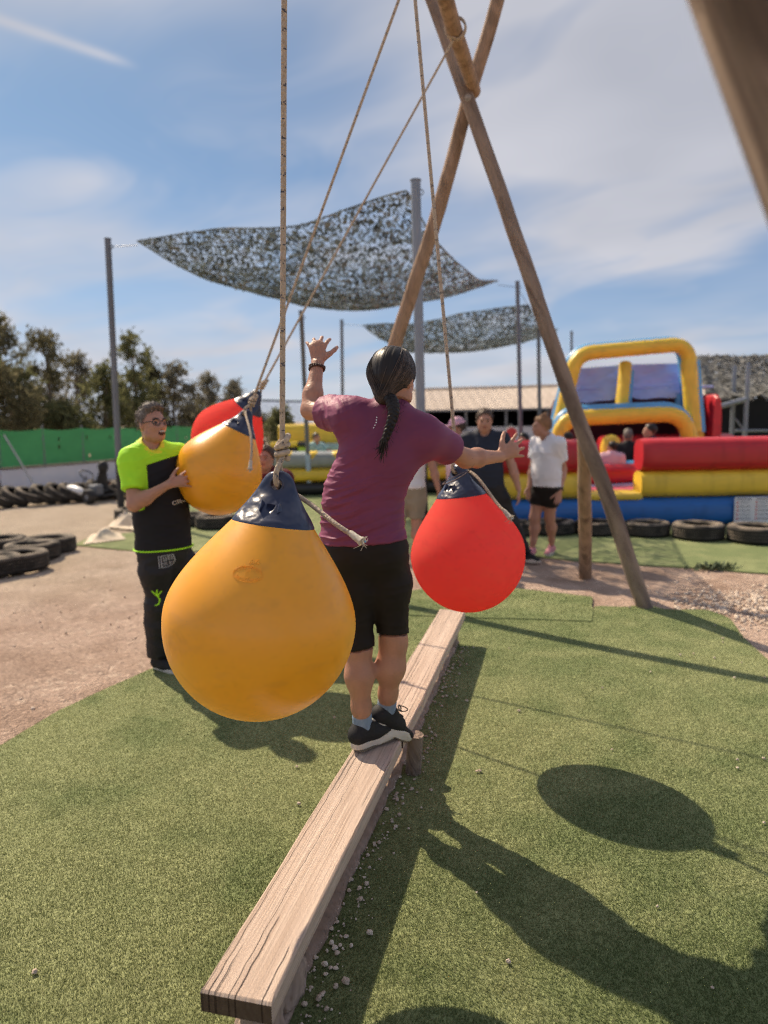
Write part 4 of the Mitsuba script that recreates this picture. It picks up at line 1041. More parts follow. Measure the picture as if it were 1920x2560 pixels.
for _ in range(60):   # stray strands along the plait
    t = rr.uniform(.1, .95); s0 = path[int(t * 39)] + V(rr.normal(0, .012), -.012, rr.normal(0, .01)); d = unit(V(rr.normal(0, .6), rr.normal(-.2, .3), -1)); wisp.append(tube([s0, s0 + d * .015, s0 + d * .03 + V(rr.normal(0, .006), 0, 0)], .0007, 3))
obj('hair_ends', cat(*wisp), 'm_hair_dark', wk, True)
obj('hair_tie', tube([end + V(.007 * math.cos(a), .007 * math.sin(a), .002) for a in np.linspace(0, 6.28, 14)[:-1]], .004, 6, closed=True), 'm_lace', wk, True)
for k, (rad, o) in enumerate(((.0315, 0.0), (.031, .011))):
    w0 = J['wrL']; dz = unit(w0 - J['elL']); e = frame(dz); c = w0 - dz * (.012 + o)
    ring = [c + e[:, 0] * rad * math.cos(a) + e[:, 1] * rad * .92 * math.sin(a) + dz * .004 * math.sin(a + k * 2) for a in np.linspace(0, 2 * np.pi, 21)[:-1]]
    obj('bracelet', cat(*[xf(trimesh.creation.icosphere(1, .0052), mat4(t=q)) for q in ring]), 'm_bracelet', wk, True)
tp_ = np.array([P3(*(0.340, 2.700, 1.399)), P3(*(0.347, 2.700, 1.385)), P3(*(0.344, 2.700, 1.371)), P3(*(0.333, 2.700, 1.359))]); vd = tp_ - V(0, 0, 1.55); vd = vd / np.linalg.norm(vd, axis=1, keepdims=True)
obj('tattoo', tube(spline(project(tp_, vd, fbody, 0.0, .1), 10), [.0006, .0016, .002, .002, .002, .002, .002, .002, .0016, .0006], 5), 'm_tattoo', wk, True, label='small dark tattoo near the elbow')
tt = [J['elR'] + (J['wrR'] - J['elR']) * .12 + V(0, 0, z) for z in (-.030, -.012, .008)]
for n in 'LR':
    c0, c1 = J['an' + n] + V(0, 0, .055), J['an' + n] - V(0, 0, .02)
    obj('sock', net(off(blend([Cn(J['an' + n] + (J['kn' + n] - J['an' + n]) * .14, J['an' + n], .037, .037)]), .003), *bounds([Cn(c0, c1, .05, .05)], .05), .005), 'm_sock', wk, True)
for n, toe in (('L', J['toeL']), ('R', J['toeR'])):
    A2, R2, so = shoe(J, n, wk, 'm_shoe_black', 'm_shoe_sole', .0045, toe=toe)
    o = .9 * np.array([[0, -.045, 0], [.036, -.03, 0], [.030, .06, 0], [.042, .13, 0], [.02, .195, 0], [-.02, .195, 0], [-.042, .13, 0], [-.030, .06, 0], [-.036, -.03, 0]])[:, :2]
    ot = prism(np.array(sg.Polygon(o).buffer(.006).exterior.coords)[:-1], .004, -.0235); ot.vertices = (np.asarray(ot.vertices) * J['s']) @ R2.T + A2(0, 0, 0)
    obj('outsole', ot, 'm_outsole', wk + '__sole' + ('' if n == 'L' else '_001'), 30)
    s1 = -1 if n == 'L' else 1
    for k, (dx, L) in enumerate(((.012, 1), (-.012, .8))):
        lp = spline([A2(.0, .065, .098), A2(.012 + dx * 1.4, .072, .112), A2(.018 + dx * 1.8, .080, .108), A2(.014 + dx, .082, .095), A2(.0, .068, .098)], 18); obj('lace', tube(lp, .0024, 6), 'm_lace', wk, True)
    obj('lace', tube(spline([A2(-.02, .055, .092), A2(.02, .065, .090), A2(-.02, .08, .082), A2(.02, .092, .074), A2(-.018, .105, .066), A2(.018, .118, .06)], 30), .0026, 6), 'm_lace', wk, True)
def figure(J, label, top, bottom, hair, skin='m_skin', shoes=('m_shoe_black', 'm_shoe_sole'), res=.008, fem=False, g=1.0, loose=1.0, sleeve=.62, bottom_cut='trousers', group=None, hair_style='short', detail=False, extra=None):
    k = thing('person', label, 'person', group); s = J['H'] / 1.68; U = V(0, 0, 1)
    B = body(J, g, fem)
    hem = J['pelvis'] - V(0, 0, .035 * s)
    fs, bs = shirt(J, B, .013, sleeve, hem, loose, .066, .018 * s)
    legs = []
    for n in 'LR':
        a = J['kn' + n] + (J['hi' + n] - J['kn' + n]) * .42 if bottom_cut == 'shorts' else (J['kn' + n] + (J['hi' + n] - J['kn' + n]) * .12 if bottom_cut == 'long shorts' else J['an' + n] + V(0, 0, .025))
        o = .022 if bottom_cut == 'long shorts' else (.016 if bottom_cut == 'trousers' else .012)
        nrm = J['hi' + n] - J['kn' + n] if bottom_cut != 'trousers' else U
        prims = B['thigh' + n] + (B['calf' + n] + [Cn(J['kn' + n], J['an' + n], .058 * s, .052 * s)] if bottom_cut == 'trousers' else [])
        legs.append(cut(off(blend(prims, .05), o * s), [(a, nrm)]))
    fl = union(*legs, cut(off(blend(B['torso'], .05), .008), [(J['waist'] - V(0, 0, .04), -U)]), k=.03)
    bl = bounds(B['torso'][:3] + B['thighL'] + B['thighR'] + (B['calfL'] + B['calfR'] if bottom_cut == 'trousers' else []), .05)
    prims = B['torso'] + B['neck'] + B['head'] + sum([B[q + n] for n in 'LR' for q in ('up', 'fore', 'thigh', 'calf')], [])
    f = union(blend(prims, .03), blend(B['handL'], .006), blend(B['handR'], .006), k=.012)
    m = net(f, *bounds(prims + B['handL'] + B['handR'], .03), res); v = np.asarray(m.vertices).copy(); nn = np.asarray(m.vertex_normals)
    for c in (fs, fl):
        v = v - nn * np.where(c(v) < .004, .013 * s, 0)[:, None]
    m.vertices = v; obj('body', m, skin, k, True)
    ms = fold(net(fs, *bs, res), None, .014 * s, V(7, 7, 14), int(J['H'] * 1000) % 17)
    mshirt = ms
    if extra is None or 'split' not in extra: obj('shirt', ms, top, k, True)
    obj({'trousers': 'trousers'}.get(bottom_cut, 'shorts'), fold(net(fl, *bl, res), None, .014 * s, V(7, 7, 12), 3), bottom, k, True)
    hs = None
    if hair_style == 'short': hs = hair_cap(J, .012, [((0, .045, .045), (0, -1, .75)), ((0, -.03, -.055), (0, -.1, 1))], (), res * .8, .008)
    elif hair_style == 'crop': hs = hair_cap(J, .006, [((0, .050, .062), (0, -1, .75)), ((0, -.03, -.045), (0, -.25, 1))], [En(J['A'](-.035, .045, .098), J['A'](.035, .045, .098), .030 * s, .030 * s, J['R'][:, 1], .8), Cn(J['A'](0, -.02, .108), J['A'](0, .055, .100), .030 * s, .026 * s)], res * .7, .022, .03)
    elif hair_style == 'tied': hs = hair_cap(J, .010, [((0, .055, .058), (0, -1, .75)), ((0, -.03, -.075), (0, -.1, 1))], [Cn(J['A'](0, -.085, .0), J['A'](0, -.12, .03), .03 * s, .02 * s)], res * .8, .006)
    elif hair_style == 'bun': hs = hair_cap(J, .014, [((0, .050, .052), (0, -1, .7)), ((0, -.03, -.080), (0, -.1, 1))], [Cn(J['A'](0, -.040, .115), J['A'](0, -.055, .150), .026 * s, .014 * s)], res * .8, .008)
    if hs is not None:
        obj('hair', hs, hair, k, True)
        if res <= .0095: obj('hair_strands', tufts(J, hs, 900 if res < .007 else 420, .030 if hair_style == 'crop' else .045, .0016 if res < .007 else .0022), hair, k, True)
    if res <= .0095:
        eyes(J, k); A = J['A']
        obj('lips', tube(spline([A(-.024, .086, -.060), A(-.008, .0985, -.058), A(.008, .0985, -.058), A(.024, .086, -.060)], 9), [.003, .0055, .0065, .007, .0065, .007, .0065, .0055, .003], 8), 'm_lip', k, True)
    if shoes:
        for n in 'LR': shoe(J, n, k, shoes[0], shoes[1], max(res, .007))
    return k, B, fs, bs, fl
def at_head(X, head, H, fwd):
    """standing pose placed by where the head is"""
    h = np.asarray(head, float); J = pose(h[0], h[1], H, fwd, h[2] - .928 * H); d = J['head'] - h
    for q in J:
        if isinstance(J[q], np.ndarray) and q not in ('f', 'side', 'hf', 'toeL', 'toeR'): J[q] = J[q] - V(d[0], d[1], 0)
    return J

# ---- the man who holds the yellow buoy
f = unit(V(.60, -.80, 0)); sd = V(f[1], -f[0], 0)
J = dict(H=1.60, f=f, side=sd, head=P3(*(-1.388, 4.300, 1.549)), hf=unit(V(.80, -.60, .10)), neck=P3(*(-1.421, 4.330, 1.404)), chest=P3(*(-1.392, 4.360, 1.198)), waist=P3(*(-1.380, 4.360, 1.002)), pelvis=P3(*(-1.371, 4.350, 0.818)),
    shR=P3(*(-1.503, 4.240, 1.343)), shL=P3(*(-1.289, 4.460, 1.356)), elR=P3(*(-1.475, 4.160, 1.080)), wrR=P3(*(-1.272, 4.170, 1.193)), elL=P3(*(-1.306, 4.600, 1.070)), wrL=P3(*(-1.325, 4.440, 1.181)),
    hiR=P3(*(-1.415, 4.310, 0.768)), hiL=P3(*(-1.331, 4.430, 0.756)), knR=P3(*(-1.412, 4.310, 0.428)), knL=P3(*(-1.249, 4.450, 0.458)), anR=P3(*(-1.441, 4.345, 0.070)), anL=P3(*(-1.265, 4.620, 0.087)), toeR=unit(V(.72, -.42, 0)), toeL=unit(V(.8, -.2, 0)))
J['handR'] = (unit(V(.80, .42, .22)), V(.35, .9, .0), V(-.45, .1, .9), .24, .10)
J['handL'] = (unit(V(.75, .5, .1)), V(.8, .2, .2), V(-.2, .1, .9), .1, .35)
mk, B, fs, bs, fl = figure(J, 'laughing man in glasses, neon yellow and black sports shirt, holding a yellow buoy', 'm_black_shirt', 'm_black_trousers', 'm_hair_grey', 'm_skin_tan', ('m_shoe_black', 'm_shoe_sole'), .006, False, 1.0, .90, .66, 'trousers', None, 'crop', extra={'split': 1})
p0, un = P3(*(-1.320, 4.200, 1.337)), unit(V(-.34, 0, 1))
armd = blend([Cn(J['sh' + n] + (J['el' + n] - J['sh' + n]) * .02 + V(0, 0, .01), J['el' + n], .082, .066) for n in 'LR'])
gsp = lambda P: np.maximum((P - p0) @ un, -armd(P) + .012)
hemP = J['pelvis'] - V(0, 0, .035)
obj('shirt', fold(net(lambda P: np.maximum(fs(P), gsp(P)), *bs, .0055), None, .010, V(7, 7, 14), 5), 'm_black_shirt', mk, True, label='black lower half of the sports shirt')
obj('shirt_yoke', fold(net(lambda P: np.maximum(fs(P), -gsp(P)), *bs, .0055), None, .010, V(7, 7, 14), 5), 'm_neon_shirt', mk, True, label='neon yellow-green yoke and sleeves')
obj('hem_piping', net(lambda P: np.maximum(off(fs, .010)(P), np.abs(P[:, 2] - hemP[2] - .003) - .005), *bs, .004), 'm_neon_shirt', mk, True)
obj('collar', net(lambda P: np.maximum(off(fs, .003)(P), np.maximum(np.linalg.norm((P - (J['neck'] + J['f'] * .03 + V(0, 0, .012))) * V(1, 1, .8), axis=1) - .078, (P - p0) @ -un)), *bs, .005), 'm_neon_yellow', mk, True)
A, hs = J['A'], J['hs']
obj('mouth', xf(trimesh.creation.icosphere(2, 1.0), mat4(J['R'] @ np.diag([.025, .012, .0165]) * hs, A(0, .0935, -.064))), 'm_mouth', mk, True)
obj('teeth', xf(trimesh.creation.icosphere(2, 1.0), mat4(J['R'] @ np.diag([.020, .0105, .0055]) * hs, A(0, .0975, -.056))), 'm_teeth', mk, True)
gl = thing('glasses', 'dark rimmed glasses on the face of the man in neon yellow', 'glasses')
for q in (-1, 1):
    ring = [A(q * .034 + .026 * math.cos(a), .106 - .012 * abs(math.cos(a) * .5 + q * 0) - .006 * (abs(q * .034 + .026 * math.cos(a)) / .06), .002 + .018 * math.sin(a)) for a in np.linspace(0, 2 * np.pi, 25)[:-1]]
    obj('rim', tube(ring, .0027, 6, closed=True), 'm_glasses', gl, True); obj('lens', cat((np.array(ring + [np.mean(ring, 0)]), np.array([[i, (i + 1) % 24, 24] for i in range(24)]))), 'm_lens', gl, False)
    obj('temple', tube([A(q * .060, .098, .006), A(q * .074, .08, .008), A(q * .079, -.005, .006)], .0027, 6), 'm_glasses', gl, True)
obj('bridge', tube([A(-.008, .108, .006), A(0, .111, .009), A(.008, .108, .006)], .0027, 6), 'm_glasses', gl, True)
t = meshkit.text_mesh('CROSST', .023, .002); t.apply_translation([0, 0, 0]); t.apply_scale([.85, 1, 1])
obj('lettering', decal(t, P3(*(-1.293, 4.150, 1.056)), unit(V(1, -.1, .20)), unit(V(-.2, 0, 1)), fs, .002, .009), 'm_white_print', mk, False)
sh = sg.Polygon([(-.030, .036), (.030, .036), (.030, -.006), (.018, -.028), (-.004, -.040), (-.030, -.038)])
sc_ = .85; emb = [trimesh.creation.extrude_polygon(sh.difference(sh.buffer(-.0042)), .002, engine='earcut')] + [box((-.030 - .009 * k, .000, .001), (.0035, .076, .002)) for k in (1,)]
emb += [box((x, y, .001), (w, h, .002)) for x, y, w, h in ((-.017, .014, .004, .030), (-.010, .002, .012, .004), (-.006, .014, .004, .028), (.004, .016, .004, .026), (.009, .026, .010, .004), (.008, .016, .008, .004), (.009, .005, .011, .004), (.019, .014, .004, .026), (-.014, -.012, .020, .004), (-.012, -.022, .018, .004), (.006, -.016, .004, .018), (.014, -.012, .010, .004))]
obj('emblem', decal(cat(*emb), P3(*(-1.335, 4.100, 0.723)), unit(V(1, -.1, .06)), unit(V(-.06, 0, 1)), fl, .002, .010), 'm_grey_print', mk, False)
sq = [sg.LineString(q).buffer(.004) for q in ([(-.03, .035), (-.012, .012), (0, .0)], [(0, .04), (-.004, .02), (0, 0)], [(.022, .03), (.008, .016), (0, 0)], [(0, 0), (.012, -.02), (.004, -.048), (-.014, -.052)])]
obj('emblem', decal(cat(*[trimesh.creation.extrude_polygon(q, .002, engine='earcut') for q in sq]), P3(*(-1.389, 4.100, 0.506)), unit(V(1, .0, .0)), V(0, 0, 1), fl, .002, .010), 'm_neon_shirt', mk, False)

# ---- people standing further back
f = unit(V(.25, -1, 0)); J = at_head(0, (-0.994, 6.000, 1.245), 1.46, (-.1, -1)); J['hf'] = unit(V(-.15, -1, .05))
for n, p in (('L', V(.05, -.28, .10)), ('R', V(-.05, -.3, .10))): J['el' + n] = J['sh' + n] + V(0, -.08, -.22); J['wr' + n] = J['el' + n] + V(-.05, -.14, .17); J['hand' + n] = (V(-.3, -.4, .8), V(-.3, -1, .2), V(1 if n == 'L' else -1, 0, .3), .12, .2)
figure(J, 'boy in a maroon shirt peering out between the two yellow buoys', 'm_maroon_shirt', 'm_black_trousers', 'm_hair_brown', 'm_skin_tan', res=.0085)
J = pose(*(1.038, 7.260, 1.095)[:2], 1.645, (-.12, -1)); J['anL'] = V(*(1.514, 7.533, 0.000)) + V(0, 0, .09); J['knL'] = (J['hiL'] + J['anL']) / 2 + V(0, -.05, .0); J['toeL'] = unit(V(.6, -.7, 0))
J['hf'] = unit(V(-.12, -1, -.12)); J['elL'] = J['shL'] + V(.10, -.02, -.28); J['wrL'] = J['elL'] + V(.06, -.05, -.235)
figure(J, 'woman in a plain navy t-shirt with tied back hair looking towards the beam', 'm_navy_shirt', 'm_black_trousers', 'm_hair_brown', 'm_skin_tan', res=.0085, fem=True, g=1.06, loose=1.04, hair_style='tied')
J = pose(*(0.879, 8.300, 1.035)[:2], 1.56, (-1, -.25)); J['hf'] = unit(V(-1, -.35, -.1))
J['elR'] = J['shR'] + V(-.16, -.06, -.22); J['wrR'] = J['elR'] + V(-.20, .02, .02)
pk, *_ = figure(J, 'woman in a pink cap and pale pink top standing behind the red buoy', 'm_pink_shirt', 'm_black_trousers', 'm_hair_brown', res=.0095, fem=True, hair_style='short')
cp = thing('cap', 'pink baseball cap on the woman behind the red buoy', 'cap'); A, R, s = J['A'], J['R'], J['hs']
crown = cut(blend([Sn(A(0, -.010, .040), R, V(.092, .112, .098) * s)]), [(A(0, 0, .040), R @ V(0, .12, 1))])
obj('crown', net(crown, A(0, 0, 0) - .25, A(0, 0, 0) + .25, .008), 'm_pink_cap', cp, True)
pk_ = blend([Sn(A(0, .135, .036), R, V(.075, .085, .012) * s)]); obj('peak', net(pk_, A(0, .13, .03) - .2, A(0, .13, .03) + .2, .006), 'm_pink_cap', cp, True)
J = pose(*(1.775, 7.700, 1.056)[:2], 1.565, (-.85, -.5)); J['hf'] = unit(V(-1, -.15, -.05)); J['head'] = J['head'] + V(-.05, -.02, .0)
J['elR'] = J['shR'] + V(-.05, -.04, -.27); J['wrR'] = J['elR'] + V(-.06, -.10, -.20)
J['elL'] = V(*(1.947, 7.660, 0.980)); J['wrL'] = V(*(1.882, 7.550, 0.756)); J['handL'] = (V(-.2, -.2, -1), V(-.5, -.8, 0), V(-.8, .2, 0), .05, .3)
J['anL'] = V(*(1.896, 7.923, 0.000)) + V(0, 0, .085); J['anR'] = V(*(1.652, 7.808, 0.000)) + V(0, 0, .085)
for n in 'LR': J['kn' + n] = (J['hi' + n] + J['an' + n]) / 2 + J['f'] * .03; J['toe' + n] = unit(V(-.5, -.8, 0))
tk, *_ = figure(J, 'woman with reddish blond hair in a bun, loose white t-shirt and black shorts', 'm_white_shirt', 'm_black_leggings', 'm_hair_blond', 'm_skin_tan', ('m_pink_shoe', 'm_shoe_sole'), res=.0085, fem=True, g=1.02, loose=1.08, bottom_cut='shorts', hair_style='bun')
w = J['wrL'] + (J['elL'] - J['wrL']) * .12; e = frame(J['wrL'] - J['elL'])
wt = thing('wristwatch', 'black sports watch on the wrist of the woman in the white t-shirt', 'watch')
obj('strap', tube([w + e[:, 0] * .034 * math.cos(a) + e[:, 1] * .034 * math.sin(a) for a in np.linspace(0, 2 * np.pi, 17)[:-1]], .010, 8, closed=True), 'm_black_pad', wt, True)
obj('dial', box(w + V(-.02, -.03, 0), (.04, .02, .04), rz(.6), .005), 'm_black_pad', wt)
J = pose(*(0.256, 7.500, 1.094)[:2], 1.62, (.15, 1)); J['elR'] = J['shR'] + V(.10, .0, -.28); J['wrR'] = J['elR'] + V(.05, -.06, -.22)
figure(J, 'person in a white shirt and khaki shorts, mostly hidden by the woman on the beam', 'm_white_shirt', 'm_khaki', 'm_hair_brown', 'm_skin_tan', res=.0095, bottom_cut='long shorts')
for X, hd, H, fw, hf, col, hc, lab in (
    (0, (3.646, 11.300, 1.056), 1.30, (.5, 1), (-.7, .7, -.1), 'm_pink_shirt', 'm_hair_dark', 'child in a pale pink shirt with dark hair inside the bouncy castle'),
    (0, (4.098, 11.900, 1.210), 1.62, (.2, 1), (.2, 1, 0), 'm_black_shirt', 'm_hair_grey', 'man in black with close-cropped hair inside the bouncy castle'),
    (0, (4.309, 11.500, 1.297), 1.66, (-.9, .3), (-1, .2, 0), 'm_navy_shirt', 'm_hair_dark', 'dark haired man in a navy shirt at the edge of the bouncy castle'),
    (0, (3.335, 11.800, 1.218), 1.45, (.1, 1), (.2, 1, 0), 'm_bright_pink', 'm_hair_brown', 'child in a bright pink shirt behind the castle wall'),
    (0, (2.956, 11.400, 1.205), 1.40, (-.4, 1), (-.8, .6, 0), 'm_bright_pink', 'm_hair_dark', 'dark haired child in pink behind the white t-shirt woman'),
    (0, (1.976, 10.000, 1.238), 1.38, (-.6, -.8), (-.8, -.6, -.1), 'm_maroon_shirt', 'm_hair_dark', 'dark haired child in dark red beyond the raised hand'),
    (0, (-1.436, 15.400, 1.188), 1.50, (.7, -.8), (.7, -.7, 0), 'm_teal_shirt', 'm_hair_dark', 'person in a pale teal shirt on the yellow and black ride')):
    J = at_head(0, hd, H, fw); J['hf'] = unit(V(*hf))
    if 'teal' in lab:
        J['elL'] = J['shL'] + V(.20, -.1, -.14); J['wrL'] = J['elL'] + V(.24, -.05, -.06); J['handL'] = (V(1, 0, -.2), V(0, 0, -1), V(0, 1, 0), .1, .2)
    figure(J, lab, col, 'm_black_trousers', hc, 'm_skin_tan', ('m_shoe_black', 'm_shoe_sole'), .014, hair_style='crop' if 'cropped' in lab else 'short')
# ------------------------------------------------------------------ shade sails and their poles
POLES = {}
def pole(name, foot, top, r, mat, label, pad=None, padm=None):
    k = thing('pole', label, 'pole', 'poles of the shade sails'); a, b = V(*foot), V(*top); POLES[name] = b
    if pad:
        c = a + (b - a) * pad; obj('shaft', tube([c, b], r, 16), mat, k, 40); obj('sleeve', tube([a - V(0, 0, .1), c], r * 1.15, 16), padm, k, 40)
    else: obj('shaft', tube([a - V(0, 0, .1), b], r, 16), mat, k, 40)
    obj('cap_plate', xf(lathe([(0, 0), (r * 1.15, 0), (r * 1.15, .012), (0, .012)], 16), mat4(t=b)), mat, k)
    obj('eye_bolt', tube([b - V(0, 0, .12) + V(.0, 0, 0) + V(math.cos(t) * .03 + r, 0, math.sin(t) * .03) for t in np.linspace(0, 6.28, 13)[:-1]], .006, 6, closed=True), 'm_cable', k)
    return b
pole('left', (-4.410, 11.808, 0.000), (-4.385, 11.930, 4.522), .050, 'm_galv_grey', 'grey sail pole with a dark foot standing left of the man in neon yellow', .22, 'm_black_pad')
pole('front', V(.46, 8.25, 0), (0.414, 8.250, 4.167), .055, 'm_galv', 'thick pale blue-grey sail pole rising right behind the woman on the beam', .24, 'm_black_pad')
pole('right', (3.232, 16.500, 0.501)[:2] + (0.,), (3.096, 16.500, 4.586), .048, 'm_galv_grey', 'grey sail pole just left of the leaning frame leg, taller of the two there')
pole('far', (-1.559, 14.872, 0.000), (-1.548, 14.200, 3.676), .045, 'm_galv_grey', 'sail pole with a pale blue padded foot in front of the yellow ride', .24, 'm_paleblue_pad')
pole('b', (-1.299, 23.000, 0.189)[:2] + (0.,), (-1.231, 23.000, 4.702), .05, 'm_galv_grey', 'thin far sail pole right of the raised hand')
pole('c', (4.440, 20.000, 0.269)[:2] + (0.,), (4.329, 20.000, 4.483), .052, 'm_galv_grey', 'grey sail pole immediately left of the inflatable arch')
pole('d', (8.011, 30.000, -0.395)[:2] + (0.,), (7.880, 30.000, 5.053), .05, 'm_galv_grey', 'far thin sail pole whose tip shows above the inflatable arch')


def sail(label, corners, poles, n, size, sag, seed, concave=.10, e=(.0, .22, .15, .13)):
    c = [np.asarray(q, float) for q in corners]   # in order round the sail
    k = thing('shade_sail', label, 'shade sail', 'camouflage net shade sails'); r = np.random.default_rng(seed)
    def S(u, v):
        u, v = np.asarray(u)[..., None], np.asarray(v)[..., None]
        uu = u + concave * ((0.5 - u) * 2) * 4 * v * (1 - v) * np.abs(2 * u - 1) ** 1.5; vv = v + concave * ((0.5 - v) * 2) * 4 * u * (1 - u) * np.abs(2 * v - 1) ** 1.5
        p = c[0] * (1 - uu) * (1 - vv) + c[1] * uu * (1 - vv) + c[2] * uu * vv + c[3] * (1 - uu) * vv
        z = sag * 16 * u * (1 - u) * v * (1 - v) + 4 * u * (1 - u) * ((1 - v) * e[0] + v * e[2]) + 4 * v * (1 - v) * (u * e[1] + (1 - u) * e[3])
        w = meshkit.fbm(np.concatenate([u * 3, v * 3, u * 0 + seed], -1), 2, seed)[..., None] - .5
        return p - np.concatenate([z * 0, z * 0, z - w * .25], -1)
    u, v = r.random(n), r.random(n)
    P, du, dv = S(u, v), S(np.clip(u + .01, 0, 1), v) - S(np.clip(u - .01, 0, 1), v), S(u, np.clip(v + .01, 0, 1)) - S(u, np.clip(v - .01, 0, 1))
    du /= np.linalg.norm(du, axis=1, keepdims=True); nn = np.cross(du, dv); nn /= np.linalg.norm(nn, axis=1, keepdims=True); dv = np.cross(nn, du)
    a = r.uniform(0, 2 * np.pi, n); s = r.uniform(.5, 1.2, n) * size
    A = du * np.cos(a)[:, None] + dv * np.sin(a)[:, None]; Bv = np.cross(nn, A); tl = r.normal(0, .55, n)[:, None]; t2 = r.normal(0, .45, n)[:, None]
    A = A + nn * tl; Bv = Bv + nn * t2
    h, w = s[:, None] * A, s[:, None] * Bv * r.uniform(.45, .9, n)[:, None]
    q = np.stack([P - h, P - w * .8 + h * .1, P + h, P + w + h * r.uniform(-.5, .3, n)[:, None]], 1).reshape(-1, 3); i = np.arange(n) * 4
    f = np.vstack([np.stack([i, i + 1, i + 2], 1), np.stack([i, i + 2, i + 3], 1)])
    obj('net', (q, f), 'm_camo', k, False, kind='stuff', label='camouflage netting of small fabric scraps')
    t = np.linspace(0, 1, 40)
    for ed in (S(t, t * 0), S(t * 0 + 1, t), S(t, t * 0 + 1), S(t * 0, t)): obj('edge_rope', tube(ed, .012, 6), 'm_camo', k)
    for cc, pp in zip(c, poles):
        if pp is not None: obj('cable', tube([cc, pp], .006, 6), 'm_cable', k)
PT = {k: v - V(0, 0, .12) for k, v in POLES.items()}
sail('large camouflage net sail stretched between four poles, nearest and biggest of the two', [(-3.805, 11.600, 4.341), (0.316, 8.550, 4.082), (2.514, 15.600, 4.360), (-1.481, 14.000, 3.671)], [PT['left'], PT['front'], PT['right'], PT['far']], 25000, .032, .08, 3, .005)
sail('smaller camouflage net sail farther away, behind the leg of the log frame', [(-0.552, 22.000, 4.390), (3.432, 16.900, 4.105), (5.861, 24.000, 4.315), (1.198, 23.000, 3.643)], [PT['b'], PT['right'], PT['c'], None], 17500, .042, .15, 5, .01)

# ------------------------------------------------------------------ tyres
def tyre_mesh():
    R, W, ri = .31, .20, .185
    pr_ = [(ri, -.070), (ri + .012, -.088), (ri + .06, -.100), (R - .035, -.097), (R - .012, -.084), (R - .002, -.066)]
    for z in np.linspace(-.06, .06, 25):
        g = .007 if min(abs(z - c) for c in (-.036, 0, .036)) < .006 else 0
        pr_.append((R - g, z))
    pr_ += [(R - .002, .066), (R - .012, .084), (R - .035, .097), (ri + .06, .100), (ri + .05, .0985), (ri + .045, .1005), (ri + .012, .088), (ri, .070), (ri + .02, .05), (R - .02, .03), (R - .02, -.03), (ri + .02, -.05), (ri, -.070)]
    m = lathe(pr_, 72); v = np.asarray(m.vertices); a = np.arctan2(v[:, 1], v[:, 0]); rr = np.hypot(v[:, 0], v[:, 1])
    sh = (np.abs(v[:, 2]) > .055) & (np.abs(v[:, 2]) < .09) & (rr > R - .03)
    k = 1 - .012 * (np.sin(a * 36) > .3) * sh; m.vertices = v * np.c_[k, k, np.ones(len(k))]; return m
TY = mikit.ply(tyre_mesh(), 'm_tyre', 40)
def tyre(front, k, label, R=None, group=None, tilt=0):
    p = np.asarray(front, float); d = unit(p * V(1, 1, 0)); c = p + d * .31 * k
    M = mat4(np.eye(3) if R is None else R, (c[0], c[1], .1 * k + .008 if R is None else p[2]), k); key = numbered('tyre'); scene[key] = {**TY, 'to_world': T(M)}; tag(key, label, 'tyre', group); return key
g1 = 'tyres lined up in front of the inflatable'
for (q, k, l) in (((4.346, 8.185, 0.000), 1.04, 'worn tyre cut by the right edge of the picture below the white notice'), ((3.809, 8.492, 0.000), 1.0, 'worn tyre lying flat, second from the right below the blue tube'), ((3.304, 8.814, 0.000), .92, 'dusty tyre lying flat just right of the leaning log leg'),
                  ((2.724, 8.982, 0.000), .90, 'tyre between the brace post and the leaning log leg'), ((2.187, 9.075, 0.000), .92, 'tyre behind the bare legs of the white t-shirt woman'), ((1.686, 9.055, 0.000), .9, 'tyre behind the navy t-shirt woman'), ((1.095, 9.228, 0.000), .9, 'tyre hidden behind the red buoy')):
    if 'hidden' not in l: tyre(q, k, l, group=g1)
g2 = 'tyres along the left edge of the dirt'
for (q, k, l) in (((-3.981, 8.321, -0.000), .98, 'dark tyre at the far end of the short row at the left'), ((-3.998, 7.938, 0.000), .98, 'tyre second from the far end of the row at the left'), ((-3.835, 7.295, 0.000), 1.0, 'dusty tyre lying flat, largest of the row at the left'), ((-4.008, 7.071, 0.000), 1.0, 'tyre cut by the left edge of the picture'), ((-4.579, 8.347, 0.000), .98, 'tyre mostly hidden behind the dusty tyre at the left')):
    tyre(q, k, l, group=g2)
tyre((-4.002, 11.215, 0.000), .95, 'black tyre lying at the foot of the left sail pole'); 
tyre((-2.435, 10.135, 0.000), .95, 'black tyre on the turf right behind the man in neon yellow'); tyre((-2.872, 10.496, 0.000), .9, 'black tyre right at the elbow of the man in neon yellow'); tyre((-1.932, 10.388, 0.000), .92, 'black tyre on the turf behind the near yellow buoy')
r = np.random.default_rng(21)
for i in range(11):
    x = -12 + i * 31; p = V(*(-7.339, 13.479, 0.000)); q = V(*(-5.725, 14.824, 0.000)); c = p + (q - p) * (i / 8.0 - .12)
    a = math.radians(30 + r.uniform(-8, 8)); d = unit(q - p); ax = V(-d[1], d[0], 0)
    R = frame(unit(V(0, 0, 1) * math.cos(a) + (d * .75 - ax * .66) * math.sin(a)))
    k = numbered('tyre'); scene[k] = {**TY, 'to_world': T(mat4(R, c + V(0, 0, .21), .90))}
    tag(k, f'{["first", "second", "third", "fourth", "fifth", "sixth", "seventh", "eighth", "ninth", "tenth", "eleventh"][i]} tyre from the left in the tilted row along the track wall', 'tyre', 'tyres leaning along the kart track')

